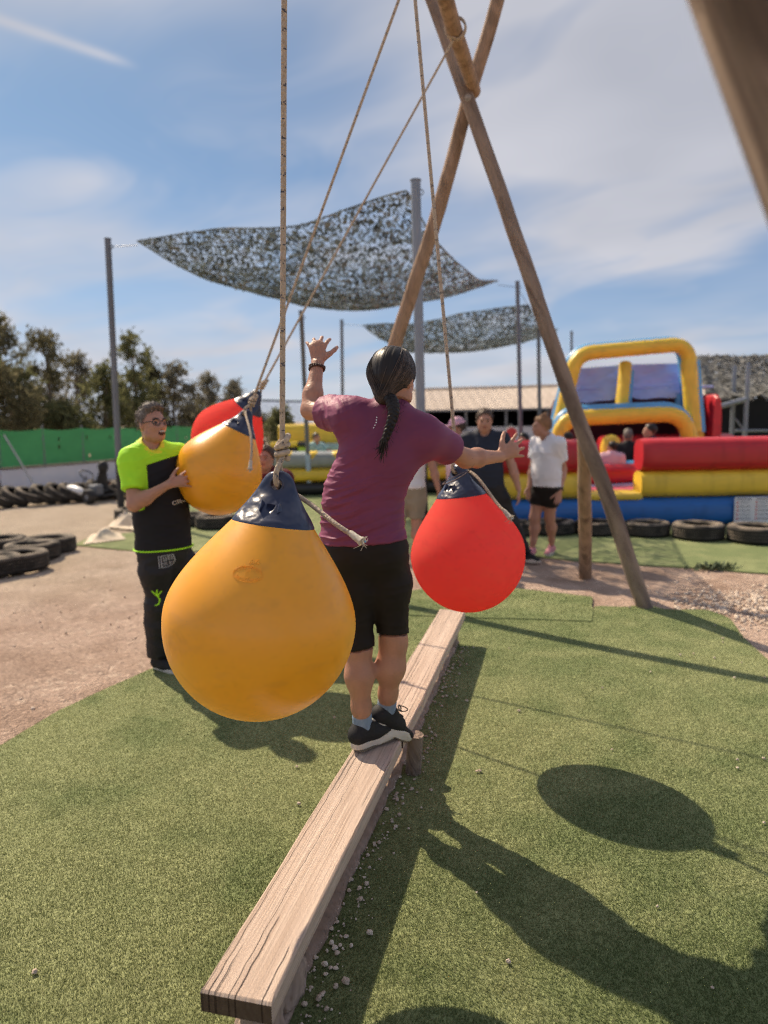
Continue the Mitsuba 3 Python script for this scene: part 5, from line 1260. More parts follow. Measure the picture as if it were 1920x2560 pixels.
# ------------------------------------------------------------------ track wall, green screen fence, karts and tarpaulins
W0, W1, W2 = V(-16, 16.2, 0), V(*(-9.328, 17.200, 0.003)[:2] + (0.,)), V(*(-6.093, 24.000, -0.415)[:2] + (0.,))
def wall_seg(a, b, t, z0, z1, n=1):
    d = b - a; L = np.linalg.norm(d[:2]); return box(((a + b) / 2)[:2].tolist() + [(z0 + z1) / 2], (L, t, z1 - z0), rz(math.atan2(d[1], d[0])), .02)
w = thing('track_wall', 'low white painted wall along the kart track below the green screen', 'wall')
obj('wall', cat(wall_seg(W0, W1, .22, -.2, .50), wall_seg(W1, W2, .2205, -.2, .505)), 'm_white_wall', w)
obj('coping', cat(wall_seg(W0, W1, .27, .502, .535), wall_seg(W1, W2, .271, .507, .54)), 'm_soil_dark', w)
sb = V(0, -.75, 0); bank = []
for k in np.linspace(0, 1, 60):
    p = W0 + (W1 - W0) * k * 1 if k < .4 else W1 + (W2 - W1) * (k - .4) / .6
    if k < .4: p = W0 + (W1 - W0) * (k / .4)
    for j, (o, z) in enumerate(((-.05, .20), (-.35, .17), (-.7, .09), (-1.05, -.02))): bank.append(p + V(.35 * o, o, z + .06 * (meshkit.fbm(V(k * 30, j, 0), 2) - .5)))
i, j = np.meshgrid(np.arange(59), np.arange(3), indexing='ij')
struct('bank', (np.array(bank), np.stack([i * 4 + j, i * 4 + j + 1, (i + 1) * 4 + j + 1, (i + 1) * 4 + j], -1).reshape(-1, 4)), 'm_soil_dark', True, label='strip of dark soil banked against the track wall')
fn = thing('screen_fence', 'green mesh screen fence on posts above the white track wall', 'fence')
segs = [(W0, W1, 2), (W1, W2, 6)]
for a, b, n in segs:
    for q in range(n):
        p0_, p1_ = a + (b - a) * q / n, a + (b - a) * (q + 1) / n
        obj('post', tube([p0_ + V(0, .1, -.05), p0_ + V(0, .1, 1.55)], .028, 10), 'm_galv_grey', fn)
        U, Z = np.meshgrid(np.linspace(0, 1, 24), np.linspace(0, 1, 10), indexing='ij')
        zt = 1.48 - .05 * np.sin(np.pi * U)
        base = p0_ + (p1_ - p0_) * U[..., None]; z = .56 + Z * (zt - .56)
        yy = base[..., 1] + .05 + .05 * (meshkit.fbm(np.stack([base[..., 0] * 2, z * 2, U * 0], -1), 2, q) - .5)
        G = np.stack([base[..., 0], yy, z], -1).reshape(-1, 3); i, j = np.meshgrid(np.arange(23), np.arange(9), indexing='ij')
        f = np.stack([i * 10 + j, (i + 1) * 10 + j, (i + 1) * 10 + j + 1, i * 10 + j + 1], -1).reshape(-1, 4)
        if q: keep = r.random(len(f)) > .012; f = f[keep]
        obj('screen_panel', (G, f), 'm_green_mesh', fn, True)
obj('stay', tube([V(*(-7.551, 15.500, 0.059)), V(*(-8.804, 16.600, 1.350))], .022, 8), 'm_galv_grey', fn, label='slanting steel stay at the left end')


def kart(c, a, label, seat='m_kart_black', fair='m_kart_white', back=True):
    k = thing('go_kart', label, 'go-kart'); R = rz(a); A = lambda x, y, z: np.asarray(c, float) + R @ V(x, y, z)
    obj('chassis', cat(*[tube([A(*q) for q in l], .022, 8) for l in ([(-.75, -.28, .14), (.75, -.22, .14)], [(-.75, .28, .14), (.75, .22, .14)], [(-.62, -.5, .14), (-.62, .5, .14)], [(.62, -.5, .14), (.62, .5, .14)], [(0, -.3, .14), (0, .3, .14)])]), 'm_kart_black', k)
    obj('floor_pan', box(A(.2, 0, .13), (.9, .5, .02), R), 'm_kart_black', k)
    for x in (-.62, .62):
        for y in (-.55, .55):
            wh = lathe([(.05, -.07), (.12, -.08), (.15, -.05), (.155, 0), (.15, .05), (.12, .08), (.05, .07)], 24)
            wl = obj('wheel', xf(wh, mat4(frame(R @ V(0, 1, 0)), A(x, y, .155))), 'm_kart_black', k); obj('hub', xf(lathe([(0, -.06), (.06, -.06), (.06, .06), (0, .06)], 12), mat4(frame(R @ V(0, 1, 0)), A(x, y, .155))), 'm_galv', wl)
    st = [En(A(-.25, -.0, .22), A(-.36, 0, .60 if back else .5), .19, .10, R @ V(0, 1, 0), .3), En(A(-.22, 0, .2), A(.05, 0, .19), .2, .19, R @ V(0, 1, 0), .3)]
    obj('seat', net(blend(st, .05), *bounds(st, .05), .02), seat, k, True)
    nose = [Sn(A(.75, 0, .2), R, V(.22, .42, .12)), Sn(A(.1, -.42, .22), R, V(.36, .12, .13)), Sn(A(.1, .42, .22), R, V(.36, .12, .13))]
    for q, mt, nm in zip(nose, (fair, 'm_kart_orange', fair), ('nose', 'side_pod', 'side_pod')): obj(nm, net(blend([q]), *bounds([q], .05), .02), mt, k, True)
    obj('steering_column', tube([A(.45, 0, .2), A(.16, 0, .52)], .014, 8), 'm_galv_grey', k)
    e = frame(A(.16, 0, .52) - A(.45, 0, .2)); obj('steering_wheel', tube([A(.16, 0, .52) + e[:, 0] * .14 * math.cos(t) + e[:, 1] * .14 * math.sin(t) for t in np.linspace(0, 6.28, 21)[:-1]], .014, 8, closed=True), 'm_kart_black', k)
    obj('engine', box(A(-.5, .3, .26), (.25, .2, .22), R, .03), 'm_galv_grey', k)
    obj('headrest', xf(trimesh.creation.icosphere(2, 1.0), mat4(R @ np.diag([.08, .12, .12]), A(-.38, 0, .70 if back else .56))), seat, k, True)
kart(V(*(-5.933, 14.104, 0.000)) + V(-.1, .55, 0), 2.6, 'go-kart with a high black seat and white side panel parked by the track wall')
kart(V(*(-4.986, 14.366, 0.000)) + V(0, .6, 0), 2.5, 'second go-kart farther along the track, half hidden by the left sail pole', back=False)


def tarp(outline, h, seed, label):
    P = sg.Polygon([V(*p)[:2] for p in outline]); x0, y0, x1, y1 = P.bounds; nx, ny = int((x1 - x0) / .035), int((y1 - y0) / .035)
    X, Y = np.meshgrid(np.linspace(x0, x1, nx), np.linspace(y0, y1, ny), indexing='ij'); ins = shapely.contains(P, shapely.points(X, Y)); dd = shapely.distance(P.exterior, shapely.points(X, Y))
    w = meshkit.fbm(np.stack([X * 3, Y * 5, X * 0 + seed], -1), 3, seed); rd = 1 - np.abs(2 * meshkit.fbm(np.stack([X * 2.2 + w, Y * 3.4 + w, X * 0], -1), 3, seed + 2) - 1)
    Z = .02 + h * np.clip(rd - .35, 0, 1) ** 1.3 * sstep(0, .3, dd) * 1.8
    i, j = np.meshgrid(np.arange(nx - 1), np.arange(ny - 1), indexing='ij'); f = np.stack([i * ny + j, (i + 1) * ny + j, (i + 1) * ny + j + 1, i * ny + j + 1], -1).reshape(-1, 4); f = f[ins.reshape(-1)[f].all(1)]
    tag(obj('tarpaulin', (np.stack([X, Y, Z], -1).reshape(-1, 3), f), 'm_tarp', None, True), label, 'tarpaulin')
tarp([(-4.190, 10.557, 0.000), (-3.544, 10.131, 0.000), (-3.183, 10.263, 0.000), (-3.662, 11.601, 0.000), (-4.226, 12.135, 0.000), (-4.464, 11.702, 0.000)], .24, 3, 'crumpled beige tarpaulin on the ground by the foot of the left sail pole')
tarp([(-3.917, 9.032, 0.000), (-3.725, 9.150, 0.000), (-3.454, 9.409, 0.000), (-3.745, 9.985, 0.000), (-4.138, 10.197, 0.000), (-4.137, 9.786, 0.000)], .17, 7, 'small pale sheet with a raised fold at the edge of the back turf')
tarp([(-2.165, 9.133, 0.000), (-1.870, 9.103, 0.000), (-1.845, 9.619, 0.000), (-2.254, 9.742, -0.000)], .12, 9, 'scrap of pale sheet on the turf behind the near yellow buoy')

# ------------------------------------------------------------------ the bouncy castle at the right
def tubebox(x0, x1, yc, z0, z1, th, seed=0, yaw=0, o=(0, 0), seams=8, bul=.5):
    """an inflated wall panel: a rounded length with shallow seams across it"""
    n = max(int((x1 - x0) / .09), 8); xs_ = np.linspace(x0, x1, n); h = (z1 - z0) / 2; t = np.linspace(0, 2 * np.pi, 33)[:-1]
    c, s = np.cos(t), np.sin(t); e = .62; cy, cz = np.sign(c) * np.abs(c) ** (e + .2), np.sign(s) * np.abs(s) ** e
    g = []
    for x in xs_:
        k = min(1, max((min(x - x0, x1 - x)) / (.16), 0)); k = math.sqrt(max(1 - (1 - k) ** 2, 0)) * .22 + .78 if k < 1 else 1
        sm = 1 - .055 * math.exp(-((math.sin(math.pi * x * 1.3)) / .11) ** 2) + .008 * math.sin(x * 17) * math.sin(x * 5)
        g.append(np.stack([np.full(32, x), yc + cy * th / 2 * k * sm, (z0 + z1) / 2 + cz * h * (1 if k == 1 else k * .3 + .7)], -1))
    v = np.array(g).reshape(-1, 3); j = np.arange(32); j2 = (j + 1) % 32
    f = np.vstack([np.stack([i * 32 + j, i * 32 + j2, (i + 1) * 32 + j2, (i + 1) * 32 + j], 1) for i in range(n - 1)]); f = np.vstack([f[:, [0, 1, 2]], f[:, [0, 2, 3]]])
    k = len(v); v = np.vstack([v, v[:32].mean(0), v[-32:].mean(0)]); f = np.vstack([f, np.stack([j * 0 + k, j2, j], 1), np.stack([j * 0 + k + 1, k - 32 + j, k - 32 + j2], 1)])
    m = trimesh.Trimesh(v, f, process=False)
    if m.volume < 0: m.invert()
    if yaw: m.apply_transform(mat4(rz(yaw), (o[0], o[1], 0)))
    return m
ic = thing('bouncy_castle', 'big inflatable obstacle in red, yellow and blue with a double yellow arch', 'bouncy castle')
YF = 9.95
xL, xG0, xG1, xR = (1.670, 9.950, 0.922)[0], (2.845, 9.950, 0.902)[0], (3.586, 9.950, 0.889)[0], (5.399, 9.950, 0.857)[0] + 2.6
zt, zr, zy = .40, .73, 1.13
obj('base_tube', tubebox(xL - .3, xR, YF, .0, .41, .55), 'm_pvc_blue', ic, 50)
for a, b in ((xL - .3, xG0), (xG1, xR)):
    obj('wall_panel', tubebox(a, b, YF + .02, .405, .785, .44), 'm_pvc_yellow', ic, 50); obj('wall_panel', tubebox(a, b, YF + .01, .775, 1.235, .47), 'm_pvc_red', ic, 50)
obj('step', tubebox(xG0 - .02, xG1 + .02, YF + .05, .36, .50, .5), 'm_pvc_yellow', ic, 50)
obj('bed', box(((xL + xR) / 2, YF + 3.2, .38), (xR - xL, 5.8, .20), None, .05), 'm_pvc_pink', ic, label='pink floor of the castle')
obj('bed_mat', box(((xG0 + xG1) / 2 + .25, YF + 1.7, .49), (1.3, 1.8, .03), None, .01), 'm_pvc_lilac', ic)
q = (3.415, 11.100, 1.054); obj('hurdle', xf(tubebox(-.45, .45, 0, .5, .80, .34), mat4(rz(.3), (q[0] + .12, 11.1, 0))), 'm_pvc_red', ic, 50); q = (4.037, 11.600, 1.023); obj('hurdle', xf(tubebox(-.35, .45, 0, .5, .82, .32), mat4(None, (q[0] + .2, 11.7, 0))), 'm_pvc_lightblue', ic, 50)
bp = V(*(4.486, 13.600, 1.271)); obj('bollard', xf(lathe([(.0, 0), (.17, .02), (.19, .3), (.19, .55), (.15, .68), (.08, .74), (0, .76)], 24), mat4(t=(bp[0] - .25, 13.2, .45))), 'm_pvc_yellow', ic, 50)
YA = 14.4
def arch(pts, r, mat, name, edge=None, seams=1.9, **kw):
    p = spline(pts, 90) if len(pts) > 2 else np.linspace(pts[0], pts[1], 50); L = np.r_[0, np.cumsum(np.linalg.norm(np.diff(p, axis=0), axis=1))]
    rr = r * (1 - .05 * np.exp(-((np.sin(np.pi * L * seams)) / .2) ** 2)); obj(name, tube(p, rr, 24), mat, ic, 50, **kw)
    if edge is not None: obj('arch_back', tube(p + V(0, .16, 0) + np.asarray(edge), r * .98, 20), 'm_pvc_lightblue', ic, 50)
R_ = lambda *q: V(*q)
tl, tr = R_(*(3.892, 14.400, 2.716)), R_(*(6.083, 14.400, 2.823))
bl_, br_ = R_(*(3.563, 14.400, 1.275)), R_(*(6.378, 14.400, 0.947)); 
top = [tl + (bl_ - tl) * .22, tl + V(.03, 0, .02) + V(-.02, 0, -.02), R_(*(4.157, 14.400, 2.847)), R_(*(4.939, 14.400, 2.888)), R_(*(5.719, 14.400, 2.947)), R_(*(6.026, 14.400, 2.851)), tr + (br_ - tr) * .12, tr + (br_ - tr) * .24]
def rounded(a, b, c, d, rad=.35, n=14):
    o = [a]
    for p, q, s in ((a, b, c), (b, c, d)):
        u_, v_ = unit(p - q), unit(s - q); 
        for t in np.linspace(0, 1, n): x = q + u_ * rad * (1 - t) ** 2 + v_ * rad * t ** 2; o.append(x)
    o.append(d); p = np.array(o); L = np.r_[0, np.cumsum(np.linalg.norm(np.diff(p, axis=0), axis=1))]; tt = np.linspace(0, L[-1], 120)
    return np.stack([np.interp(tt, L, p[:, k]) for k in range(3)], 1)
def tube_part(p, r, mat, name, back=None, **kw):
    L = np.r_[0, np.cumsum(np.linalg.norm(np.diff(p, axis=0), axis=1))]; rr = r * (1 - .05 * np.exp(-((np.sin(np.pi * L * 2.0)) / .2) ** 2)); obj(name, tube(p, rr, 24), mat, ic, 50, **kw)
    if back is not None: obj(name + '_back', tube(p + np.asarray(back), r, 20), 'm_pvc_lightblue', ic, 50)
c1, c2 = R_(*(3.891, 14.400, 2.789)), R_(*(6.096, 14.400, 2.949))
tube_part(rounded(R_(*(3.536, 14.400, 1.229)), c1, c2, R_(*(6.358, 14.400, 0.994)), .34), .145, 'm_pvc_yellow', 'arch', V(0, .2, .05), label='tall upper arch of yellow tubes')
d1, d2 = R_(*(3.472, 13.900, 1.525)), R_(*(5.845, 13.900, 1.573))
tube_part(rounded(R_(*(3.427, 13.900, 0.880)), d1, d2, R_(*(6.162, 13.900, 0.606)), .40), .155, 'm_pvc_yellow', 'lower_arch', V(0, .1, .09), label='lower yellow arch across the entrance')
tube_part(np.linspace(R_(*(4.941, 14.600, 2.596)), R_(*(4.739, 14.200, 1.622)), 40), .125, 'm_pvc_yellow', 'column', V(.10, .14, -.15), label='yellow middle column')
tube_part(np.linspace(R_(*(6.119, 14.400, 2.606)), R_(*(6.207, 14.200, 1.186)), 40), .15, 'm_pvc_yellow', 'column', V(.13, .12, 0))
tube_part(np.linspace(R_(*(6.151, 14.800, 1.982)), R_(*(6.170, 14.800, 1.462)), 20), .10, 'm_pvc_lightblue', 'column')
tube_part(np.linspace(R_(*(3.920, 14.800, 1.927)), R_(*(3.850, 14.800, 1.502)), 20), .10, 'm_pvc_lightblue', 'column')
for nm, (a, b), (c, d) in (('drape', (1237, 797), (1340, 788)), ('drape', (1352, 787), (1478, 784))):
    U, W = np.meshgrid(np.linspace(0, 1, 30), np.linspace(0, 1, 16), indexing='ij')
    tl_, tr_ = R_(*{(1237, 797): (3.946, 14.900, 2.524), (1352, 787): (5.043, 14.900, 2.599)}[(a, b)]), R_(*{(1340, 788): (4.929, 14.900, 2.592), (1478, 784): (6.246, 14.900, 2.607)}[(c, d)])
    p = tl_ + (tr_ - tl_) * U[..., None]; dz = .64 + .10 * np.sin(np.pi * U) ** 2 + .04 * np.sin(U * 9)
    wv = meshkit.fbm(np.stack([U * 2.5, W * 5 + U * 2, U * 0 + a], -1), 3, 4) - .5
    p = p - np.stack([U * 0, W * .16 + wv * .22 - .12 * np.sin(np.pi * W), W * dz], -1)
    i, j = np.meshgrid(np.arange(29), np.arange(15), indexing='ij'); obj(nm, (p.reshape(-1, 3), np.stack([i * 16 + j, (i + 1) * 16 + j, (i + 1) * 16 + j + 1, i * 16 + j + 1], -1).reshape(-1, 4)), 'm_drape', ic, True)
xa, xb = (4.019, 15.600, 2.048)[0], (6.946, 15.600, 1.998)[0]
obj('inner_wall', box(((xa + xb) / 2, 16.3, 1.20), (xb - xa, .3, 1.75), None, .08), 'm_pvc_maroon', ic); obj('roof_cover', box(((xa + xb) / 2, 15.65, 2.12), (xb - xa - .1, 1.5, .05), None, .02), 'm_drape', ic)
for X, mt in ((1216, 'm_pvc_maroon'), (1514, 'm_pvc_red')): x = {1216: (3.867, 15.200, 2.036)[0], 1514: (6.710, 15.200, 1.987)[0]}[X]; obj('side_wall', tubebox(-.9, .9, 0, .3, 1.95, .22), mt, ic, 50); scene[[q for q in scene if q.startswith('bouncy_castle__side_wall')][-1]]['to_world'] = T(mat4(rz(math.pi / 2), (x, 15.2, 0)))
obj('slide', xf(tubebox(-1.5, 1.2, 0, .45, 1.15, .9), mat4(None, ((xa + xb) / 2 + .6, 14.9, 0))), 'm_pvc_red', ic, 50)
sg_ = thing('notice_board', 'white notice with red marks on the blue tube at the right edge', 'notice')
n0 = V(*(4.807, 9.620, 0.433)); n1 = V(*(5.440, 9.620, 0.421)); obj('panel', box(((n0[0] + n1[0]) / 2, 9.64, .235), (n1[0] - n0[0], .02, .36), None, .004), 'm_sign_board', sg_)
tx = []
for col in range(2):
    x = n0[0] + .025 + col * .26; obj('heading', box((x + .10, 9.6275, .392), (.21, .004, .016)), 'm_sign_text', sg_)
    for row in range(5):
        z = .345 - row * .056; obj('symbol', xf(lathe([(0, -.002), (.015, -.002), (.015, .002), (0, .002)], 14), mat4(frame(V(0, -1, 0)), (x + .012, 9.628, z))), 'm_sign_red', sg_)
        for q in range(2): tx.append(box((x + .04 + .075, 9.6275, z + .008 - q * .014), (.13 + .02 * ((row + q) % 3), .004, .0045)))
obj('small_print', cat(*tx), 'm_sign_text', sg_, kind='stuff')

# ------------------------------------------------------------------ yellow and black ride in the middle distance
rd = thing('inflatable_ride', 'yellow, black and grey inflatable ride behind the woman on the beam', 'inflatable ride')
xr0, xr1 = (-2.592, 15.200, 0.681)[0], (1.332, 15.200, 0.612)[0]
obj('base', tubebox(xr0, xr1, 15.0, .0, .30, .7), 'm_pvc_black', rd, 50); obj('lower_tube', tubebox(xr0, xr1, 15.0, .28, .58, .62), 'm_pvc_yellow', rd, 50); obj('upper_tube', tubebox(xr0 + .1, xr1, 15.05, .56, .92, .62), 'm_pvc_grey', rd, 50)
for k, x in enumerate(np.linspace(xr0 + .45, xr1 - .3, 7)): obj('patch', tubebox(x, x + .26, 15.05, .68, .925, .63), 'm_pvc_yellow', rd, 50)
obj('bed', box(((xr0 + xr1) / 2, 17.4, .42), (xr1 - xr0, 4.2, .2), None, .08), 'm_pvc_pale', rd)
xb0, xb1 = (-2.651, 18.000, 1.676)[0], (-0.592, 18.000, 1.640)[0]
obj('back_panel', tubebox(xb0, xb1, 18.2, .80, 1.48, .35), 'm_pvc_yellow', rd, 50); obj('back_wall', tubebox((-1.581, 18.000, 1.658)[0], xb1 + .6, 17.9, .45, 1.0, .35), 'm_pvc_pale', rd, 50)
xc = np.linspace((-2.763, 17.600, 1.676)[0], (-1.432, 17.600, 1.653)[0], 7)
for k in range(6): obj('check_block', box(((xc[k] + xc[k + 1]) / 2, 17.6, .78), (xc[k + 1] - xc[k] - .004, .3, .30), None, .03), ('m_pvc_black', 'm_pvc_green')[k % 2], rd); obj('check_rail', box(((xc[k] + xc[k + 1]) / 2, 17.58, 1.0), (xc[k + 1] - xc[k] - .004, .3, .12), None, .03), ('m_pvc_yellow', 'm_pvc_black')[k % 2], rd)

# ------------------------------------------------------------------ long shed with a beige roof, and the net hut
sh = thing('shed', 'long low shed with a beige roof, dark open front and a white half wall', 'shed')
a0, a1 = V(*(0.887, 38.000, 1.704)[:2] + (0.,)), V(*(16.593, 34.000, 1.414)[:2] + (0.,)); a0 = a0 + (a0 - a1) * .05
d = unit(a1 - a0); n_ = V(-d[1], d[0], 0); Ls = np.linalg.norm(a1 - a0); Ra = rz(math.atan2(d[1], d[0])); W = lambda x, y, z: a0 + d * x + n_ * y + V(0, 0, z)
ez, rzz = 2.02, 3.28
rows = 10
for q in range(rows):
    x0_, x1_ = Ls * q / rows, Ls * (q + 1) / rows - .015
    th = np.linspace(0, 1, 60); prof = .02 * np.sin(th * 2 * np.pi * 9)
    pv = np.vstack([[W(x0_ + (x1_ - x0_) * t, -.4, ez - .05 + p_), W(x0_ + (x1_ - x0_) * t, 5.5, rzz + p_)] for t, p_ in zip(th, prof)]); i = np.arange(59)
    obj('roof_panel', (pv, np.stack([2 * i, 2 * i + 2, 2 * i + 3, 2 * i + 1], 1)), 'm_roof', sh, True)
obj('ridge', tube([W(-.1, 5.5, rzz + .05), W(Ls + .1, 5.5, rzz + .05)], .09, 8), 'm_roof', sh); obj('fascia', box((W(Ls / 2, -.42, ez - .05)), (Ls, .05, .10), Ra), 'm_galv_grey', sh)
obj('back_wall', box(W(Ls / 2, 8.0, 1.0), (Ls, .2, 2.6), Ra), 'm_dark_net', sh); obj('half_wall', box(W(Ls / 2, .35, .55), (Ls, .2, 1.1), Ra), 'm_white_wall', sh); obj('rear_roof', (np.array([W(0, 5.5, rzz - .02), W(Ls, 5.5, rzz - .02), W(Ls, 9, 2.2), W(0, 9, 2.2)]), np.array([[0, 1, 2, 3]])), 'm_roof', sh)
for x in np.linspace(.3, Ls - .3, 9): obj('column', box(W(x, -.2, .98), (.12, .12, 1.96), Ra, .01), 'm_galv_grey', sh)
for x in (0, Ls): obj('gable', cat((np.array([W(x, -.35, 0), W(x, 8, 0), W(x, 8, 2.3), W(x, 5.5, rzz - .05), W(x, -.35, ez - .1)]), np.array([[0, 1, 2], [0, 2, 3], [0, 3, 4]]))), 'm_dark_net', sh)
rs = thing('round_sign', 'small round dull red sign on a post in front of the white half wall', 'sign'); c = V(*(4.335, 24.000, 1.042)); obj('disc', xf(lathe([(0, -.012), (.20, -.012), (.20, .012), (0, .012)], 28), mat4(frame(V(-.1, -1, 0)), c)), 'm_sign_red', rs); obj('border', tube([c + frame(V(-.1, -1, 0))[:, :2] @ V(.20 * math.cos(t), .20 * math.sin(t)) for t in np.linspace(0, 6.28, 29)[:-1]], .02, 8, closed=True), 'm_sign_board', rs); obj('post', tube([c * V(1, 1, 0) + V(0, .05, 0), c + V(0, .05, .30)], .035, 8), 'm_galv_grey', rs)

ht = thing('net_hut', 'open hut under drooping camouflage netting on grey posts at the right edge', 'hut')
hx0, hx1 = (8.283, 18.000, 1.487)[0], (10.184, 18.000, 1.454)[0] + 3
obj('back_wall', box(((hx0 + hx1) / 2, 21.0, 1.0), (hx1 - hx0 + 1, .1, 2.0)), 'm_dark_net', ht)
obj('shelf', box(((hx0 + hx1) / 2 + .8, 20.0, .75), (hx1 - hx0 - 1.2, .5, .05)), 'm_galv_grey', ht)
for X, y in (((8.820, 18.000, 1.478)[0], 18.0), ((8.751, 17.200, 1.475)[0], 17.2), ((8.977, 19.000, 1.479)[0], 19.2), ((9.508, 17.000, 1.461)[0], 17.0), ((9.255, 20.000, 1.479)[0], 20.4)): obj('post', tube([V(X, y, 0), V(X, y, 2.75 if y < 18.5 else 2.3)], .05, 10), 'm_galv', ht)
obj('rail', tube([V(*(7.631, 17.000, 1.624)), V(*(8.629, 17.000, 1.890))], .06, 8), 'm_galv', ht, label='pale slanting pipe'); obj('brace', tube([V(*(8.409, 17.000, 1.426)), V(*(8.668, 17.000, 1.093))], .02, 8), 'm_galv', ht)
obj('rail', tube([V(*(8.422, 17.000, 1.152)), V(*(9.195, 17.000, 1.139))], .03, 8), 'm_galv', ht)
r = np.random.default_rng(4); n = 13000
U, W_ = r.random(n), r.random(n) ** .8
lo_, hi_ = V(*(7.815, 17.200, 2.019)), V(*(9.966, 20.000, 3.142)); rx = 4.2
edge = np.interp(U, [0, .22, 1], [0, 1, 1])[:, None]
P = lo_ + V(1, 0, 0) * (U * rx)[:, None] + (hi_ - lo_ - V(hi_[0] - lo_[0], 0, 0)) * (W_[:, None] * edge)
P = P + V(0, 0, 1) * (-.14 * np.abs(np.sin(U * 21)) * (1 - W_) - .22 * np.sin(np.pi * W_) * edge[:, 0] + r.normal(0, .025, n))[:, None]
sl = unit(V(0, hi_[1] - lo_[1], hi_[2] - lo_[2])); ang_ = r.uniform(0, 6.28, n)[:, None]; a = (V(1, 0, 0) * np.cos(ang_) + sl * np.sin(ang_) + r.normal(0, .2, (n, 3))) * .062; b = (-V(1, 0, 0) * np.sin(ang_) + sl * np.cos(ang_) + r.normal(0, .2, (n, 3))) * .045
obj('net', (np.stack([P - a, P - b, P + a, P + b], 1).reshape(-1, 3), np.arange(4 * n).reshape(-1, 4)), 'm_camo_tan', ht, False, kind='stuff', label='drooping camouflage netting')

# ------------------------------------------------------------------ trees beyond the track
def tree(x, y, h, wd, seed, leaf, label, n=5200, low=.18, size=.15, droop=.6):
    r = np.random.default_rng(seed); k = thing('tree', label, 'tree', None); base = V(x, y, 0); limbs, tips = [], []
    tp = base + V(r.normal(0, .3), r.normal(0, .3), h * .92)
    trunk = spline([base - V(0, 0, .2), base + (tp - base) * .35 + r.normal(0, .12, 3), base + (tp - base) * .7 + r.normal(0, .15, 3), tp], 16)
    obj('trunk', tube(trunk, np.linspace(h * .022 + .03, .02, 16), 8), 'm_bark', k)
    for q in range(26):
        t = low + (1 - low) * (q + r.random()) / 26; p = trunk[min(int(t * 15), 15)]; a = q * 2.4 + r.normal(0, .5)
        L = wd * (.35 + .75 * r.random()) * np.interp(t, [0, .25, .55, .85, 1], [.55, .9, 1.0, .62, .22]); d = V(math.cos(a), math.sin(a), .35 + .5 * r.random())
        m = p + d * L * .5; e = p + d * L + V(0, 0, -.15 * L); limbs.append(tube(spline([p, m, e], 6), np.linspace(.05, .012, 6) * h / 8, 5)); tips += [e, (m + e) / 2 + r.normal(0, .12, 3), m]
    obj('limbs', cat(*limbs), 'm_bark', k)
    tips = np.array(tips); wgt = r.uniform(.05, 1.0, len(tips)) ** 1.5; c = tips[r.choice(len(tips), n, p=wgt / wgt.sum())]
    P = c + r.normal(0, 1, (n, 3)) * V(.24, .24, .24) * wd / 1.8 + np.stack([np.zeros(n), np.zeros(n), -np.abs(r.normal(0, .22, n)) * droop], 1)
    a = r.normal(size=(n, 3)); a[:, 2] -= droop * 1.2; a /= np.linalg.norm(a, axis=1, keepdims=True); b = np.cross(a, r.normal(size=(n, 3))); b /= np.linalg.norm(b, axis=1, keepdims=True); s = r.uniform(.6, 1.3, n)[:, None] * size
    obj('crown', (np.stack([P - a * s, P + b * s * .33, P + a * s, P - b * s * .33], 1).reshape(-1, 3), np.arange(4 * n).reshape(-1, 4)), leaf, k, False)
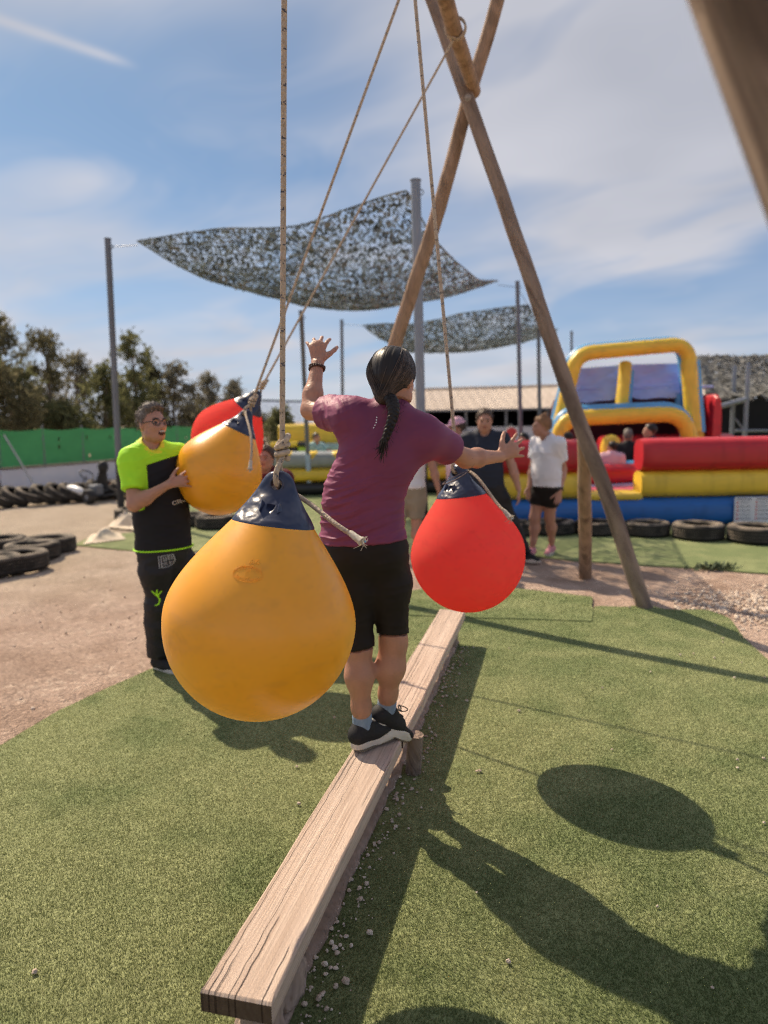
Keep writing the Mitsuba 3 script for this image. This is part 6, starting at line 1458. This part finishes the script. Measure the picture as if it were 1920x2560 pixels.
TR = [((-15.271, 30.000, 1.852), (-14.890, 30.000, 5.942)[2], 2.3, 'm_leaf_olive', 'tallest dark olive tree above the green screen'), ((-15.201, 33.000, 1.854), (-14.918, 33.000, 5.784)[2], 2.4, 'm_leaf_olive', 'open crowned tree right of the tallest tree, sky showing through'), ((-14.929, 27.000, 1.842), (-14.490, 27.000, 4.818)[2], 2.3, 'm_leaf_olive', 'dark tree cut by the left edge of the picture'),
      ((-15.491, 36.000, 1.863), (-15.257, 36.000, 5.052)[2], 2.0, 'm_leaf_grey', 'slender greyish tree left of the left sail pole'), ((-13.423, 34.000, 1.825), (-13.405, 34.000, 4.307)[2], 2.3, 'm_leaf_green', 'low green tree right behind the left sail pole'), ((-11.601, 34.000, 1.793), (-11.494, 34.000, 5.614)[2], 2.3, 'm_leaf_green', 'tall pointed green tree right of the left sail pole'),
      ((-11.621, 37.000, 1.797), (-11.582, 37.000, 4.498)[2], 2.0, 'm_leaf_olive', 'dark tree above the head of the man in neon yellow'), ((-10.708, 38.000, 1.783), (-10.601, 38.000, 4.651)[2], 2.2, 'm_leaf_grey', 'greyish round tree above the red buoy at the back'), ((-10.072, 42.000, 1.777), (-10.024, 42.000, 4.420)[2], 2.1, 'm_leaf_grey', 'pale far tree left of the slanting ropes'),
      ((-9.694, 46.000, 1.775), (-9.732, 46.000, 4.207)[2], 1.9, 'm_leaf_grey', 'pale thin tree behind the slanting ropes'), ((-5.741, 40.000, 1.699), (-5.701, 40.000, 2.798)[2], 1.5, 'm_leaf_green', 'small tree right beside the upright rope, left of the yellow ride'), ((-15.140, 31.000, 1.851), (-14.874, 31.000, 3.914)[2], 2.4, 'm_leaf_green', 'low bushy tree between the two tallest trees at the left'), ((-7.566, 44.000, 1.736), (-7.538, 44.000, 2.439)[2], 2.2, 'm_leaf_olive', 'low dark tree behind the red buoy at the back'),
      ((-14.021, 38.000, 1.840), (-13.975, 38.000, 3.655)[2], 2.3, 'm_leaf_olive', 'low dark tree in the gap right beside the left sail pole'), ((-10.108, 39.000, 1.774), (-10.157, 39.000, 3.267)[2], 2.2, 'm_leaf_olive', 'low dark tree left of the red buoy at the back'), ((-14.759, 28.000, 1.840), (-14.494, 28.000, 3.879)[2], 2.4, 'm_leaf_olive', 'low dark tree at the foot of the tallest tree'), ((-14.286, 32.000, 1.837), (-14.091, 32.000, 3.058)[2], 2.3, 'm_leaf_green', 'bushy low tree below the open crowned tree')]
for i, (p, h, wd, leaf, lab) in enumerate(TR): tree(p[0], p[1], h * (1.12 if h > 3.6 else .86), wd * (.56 if h > 3.6 else .70), 40 + i, leaf, lab, 1700, size=.165)
# distant hills and the small weed at the turf edge
ang = np.radians(np.linspace(-70, 70, 181)); hh = 34 + 46 * meshkit.fbm(np.stack([ang * 5, ang * 0, ang * 0], -1), 4, 3); rows_ = []
for rr_, k in ((1500, -.02), (1700, .7), (1900, 1.0), (2300, .2)): rows_.append(np.stack([np.sin(ang) * rr_, np.cos(ang) * rr_, hh * k], -1))
v = np.array(rows_).reshape(-1, 3); i, j = np.meshgrid(np.arange(3), np.arange(180), indexing='ij')
struct('hills', (v, np.stack([i * 181 + j, i * 181 + j + 1, (i + 1) * 181 + j + 1, (i + 1) * 181 + j], -1).reshape(-1, 4)[:, ::-1]), 'm_hill', True, label='faint bluish hills on the horizon')
wc = V(*(3.312, 6.977, 0.000)); r = np.random.default_rng(9); vs = []
for _ in range(150):
    b = wc + V(r.normal(0, .10), r.normal(0, .03), .01); d = V(r.normal(0, .6), r.normal(0, .6), r.uniform(.3, 1)); L = r.uniform(.03, .09); s = np.cross(unit(d), V(*r.normal(size=3))) * .012
    vs += [b, b + d * L * .6 + s, b + d * L, b + d * L * .6 - s]
wd_ = thing('weed', 'small grey-green weed growing at the edge of the back turf', 'weed'); obj('leaves', (np.array(vs), np.arange(600).reshape(-1, 4)), 'm_weed', wd_)
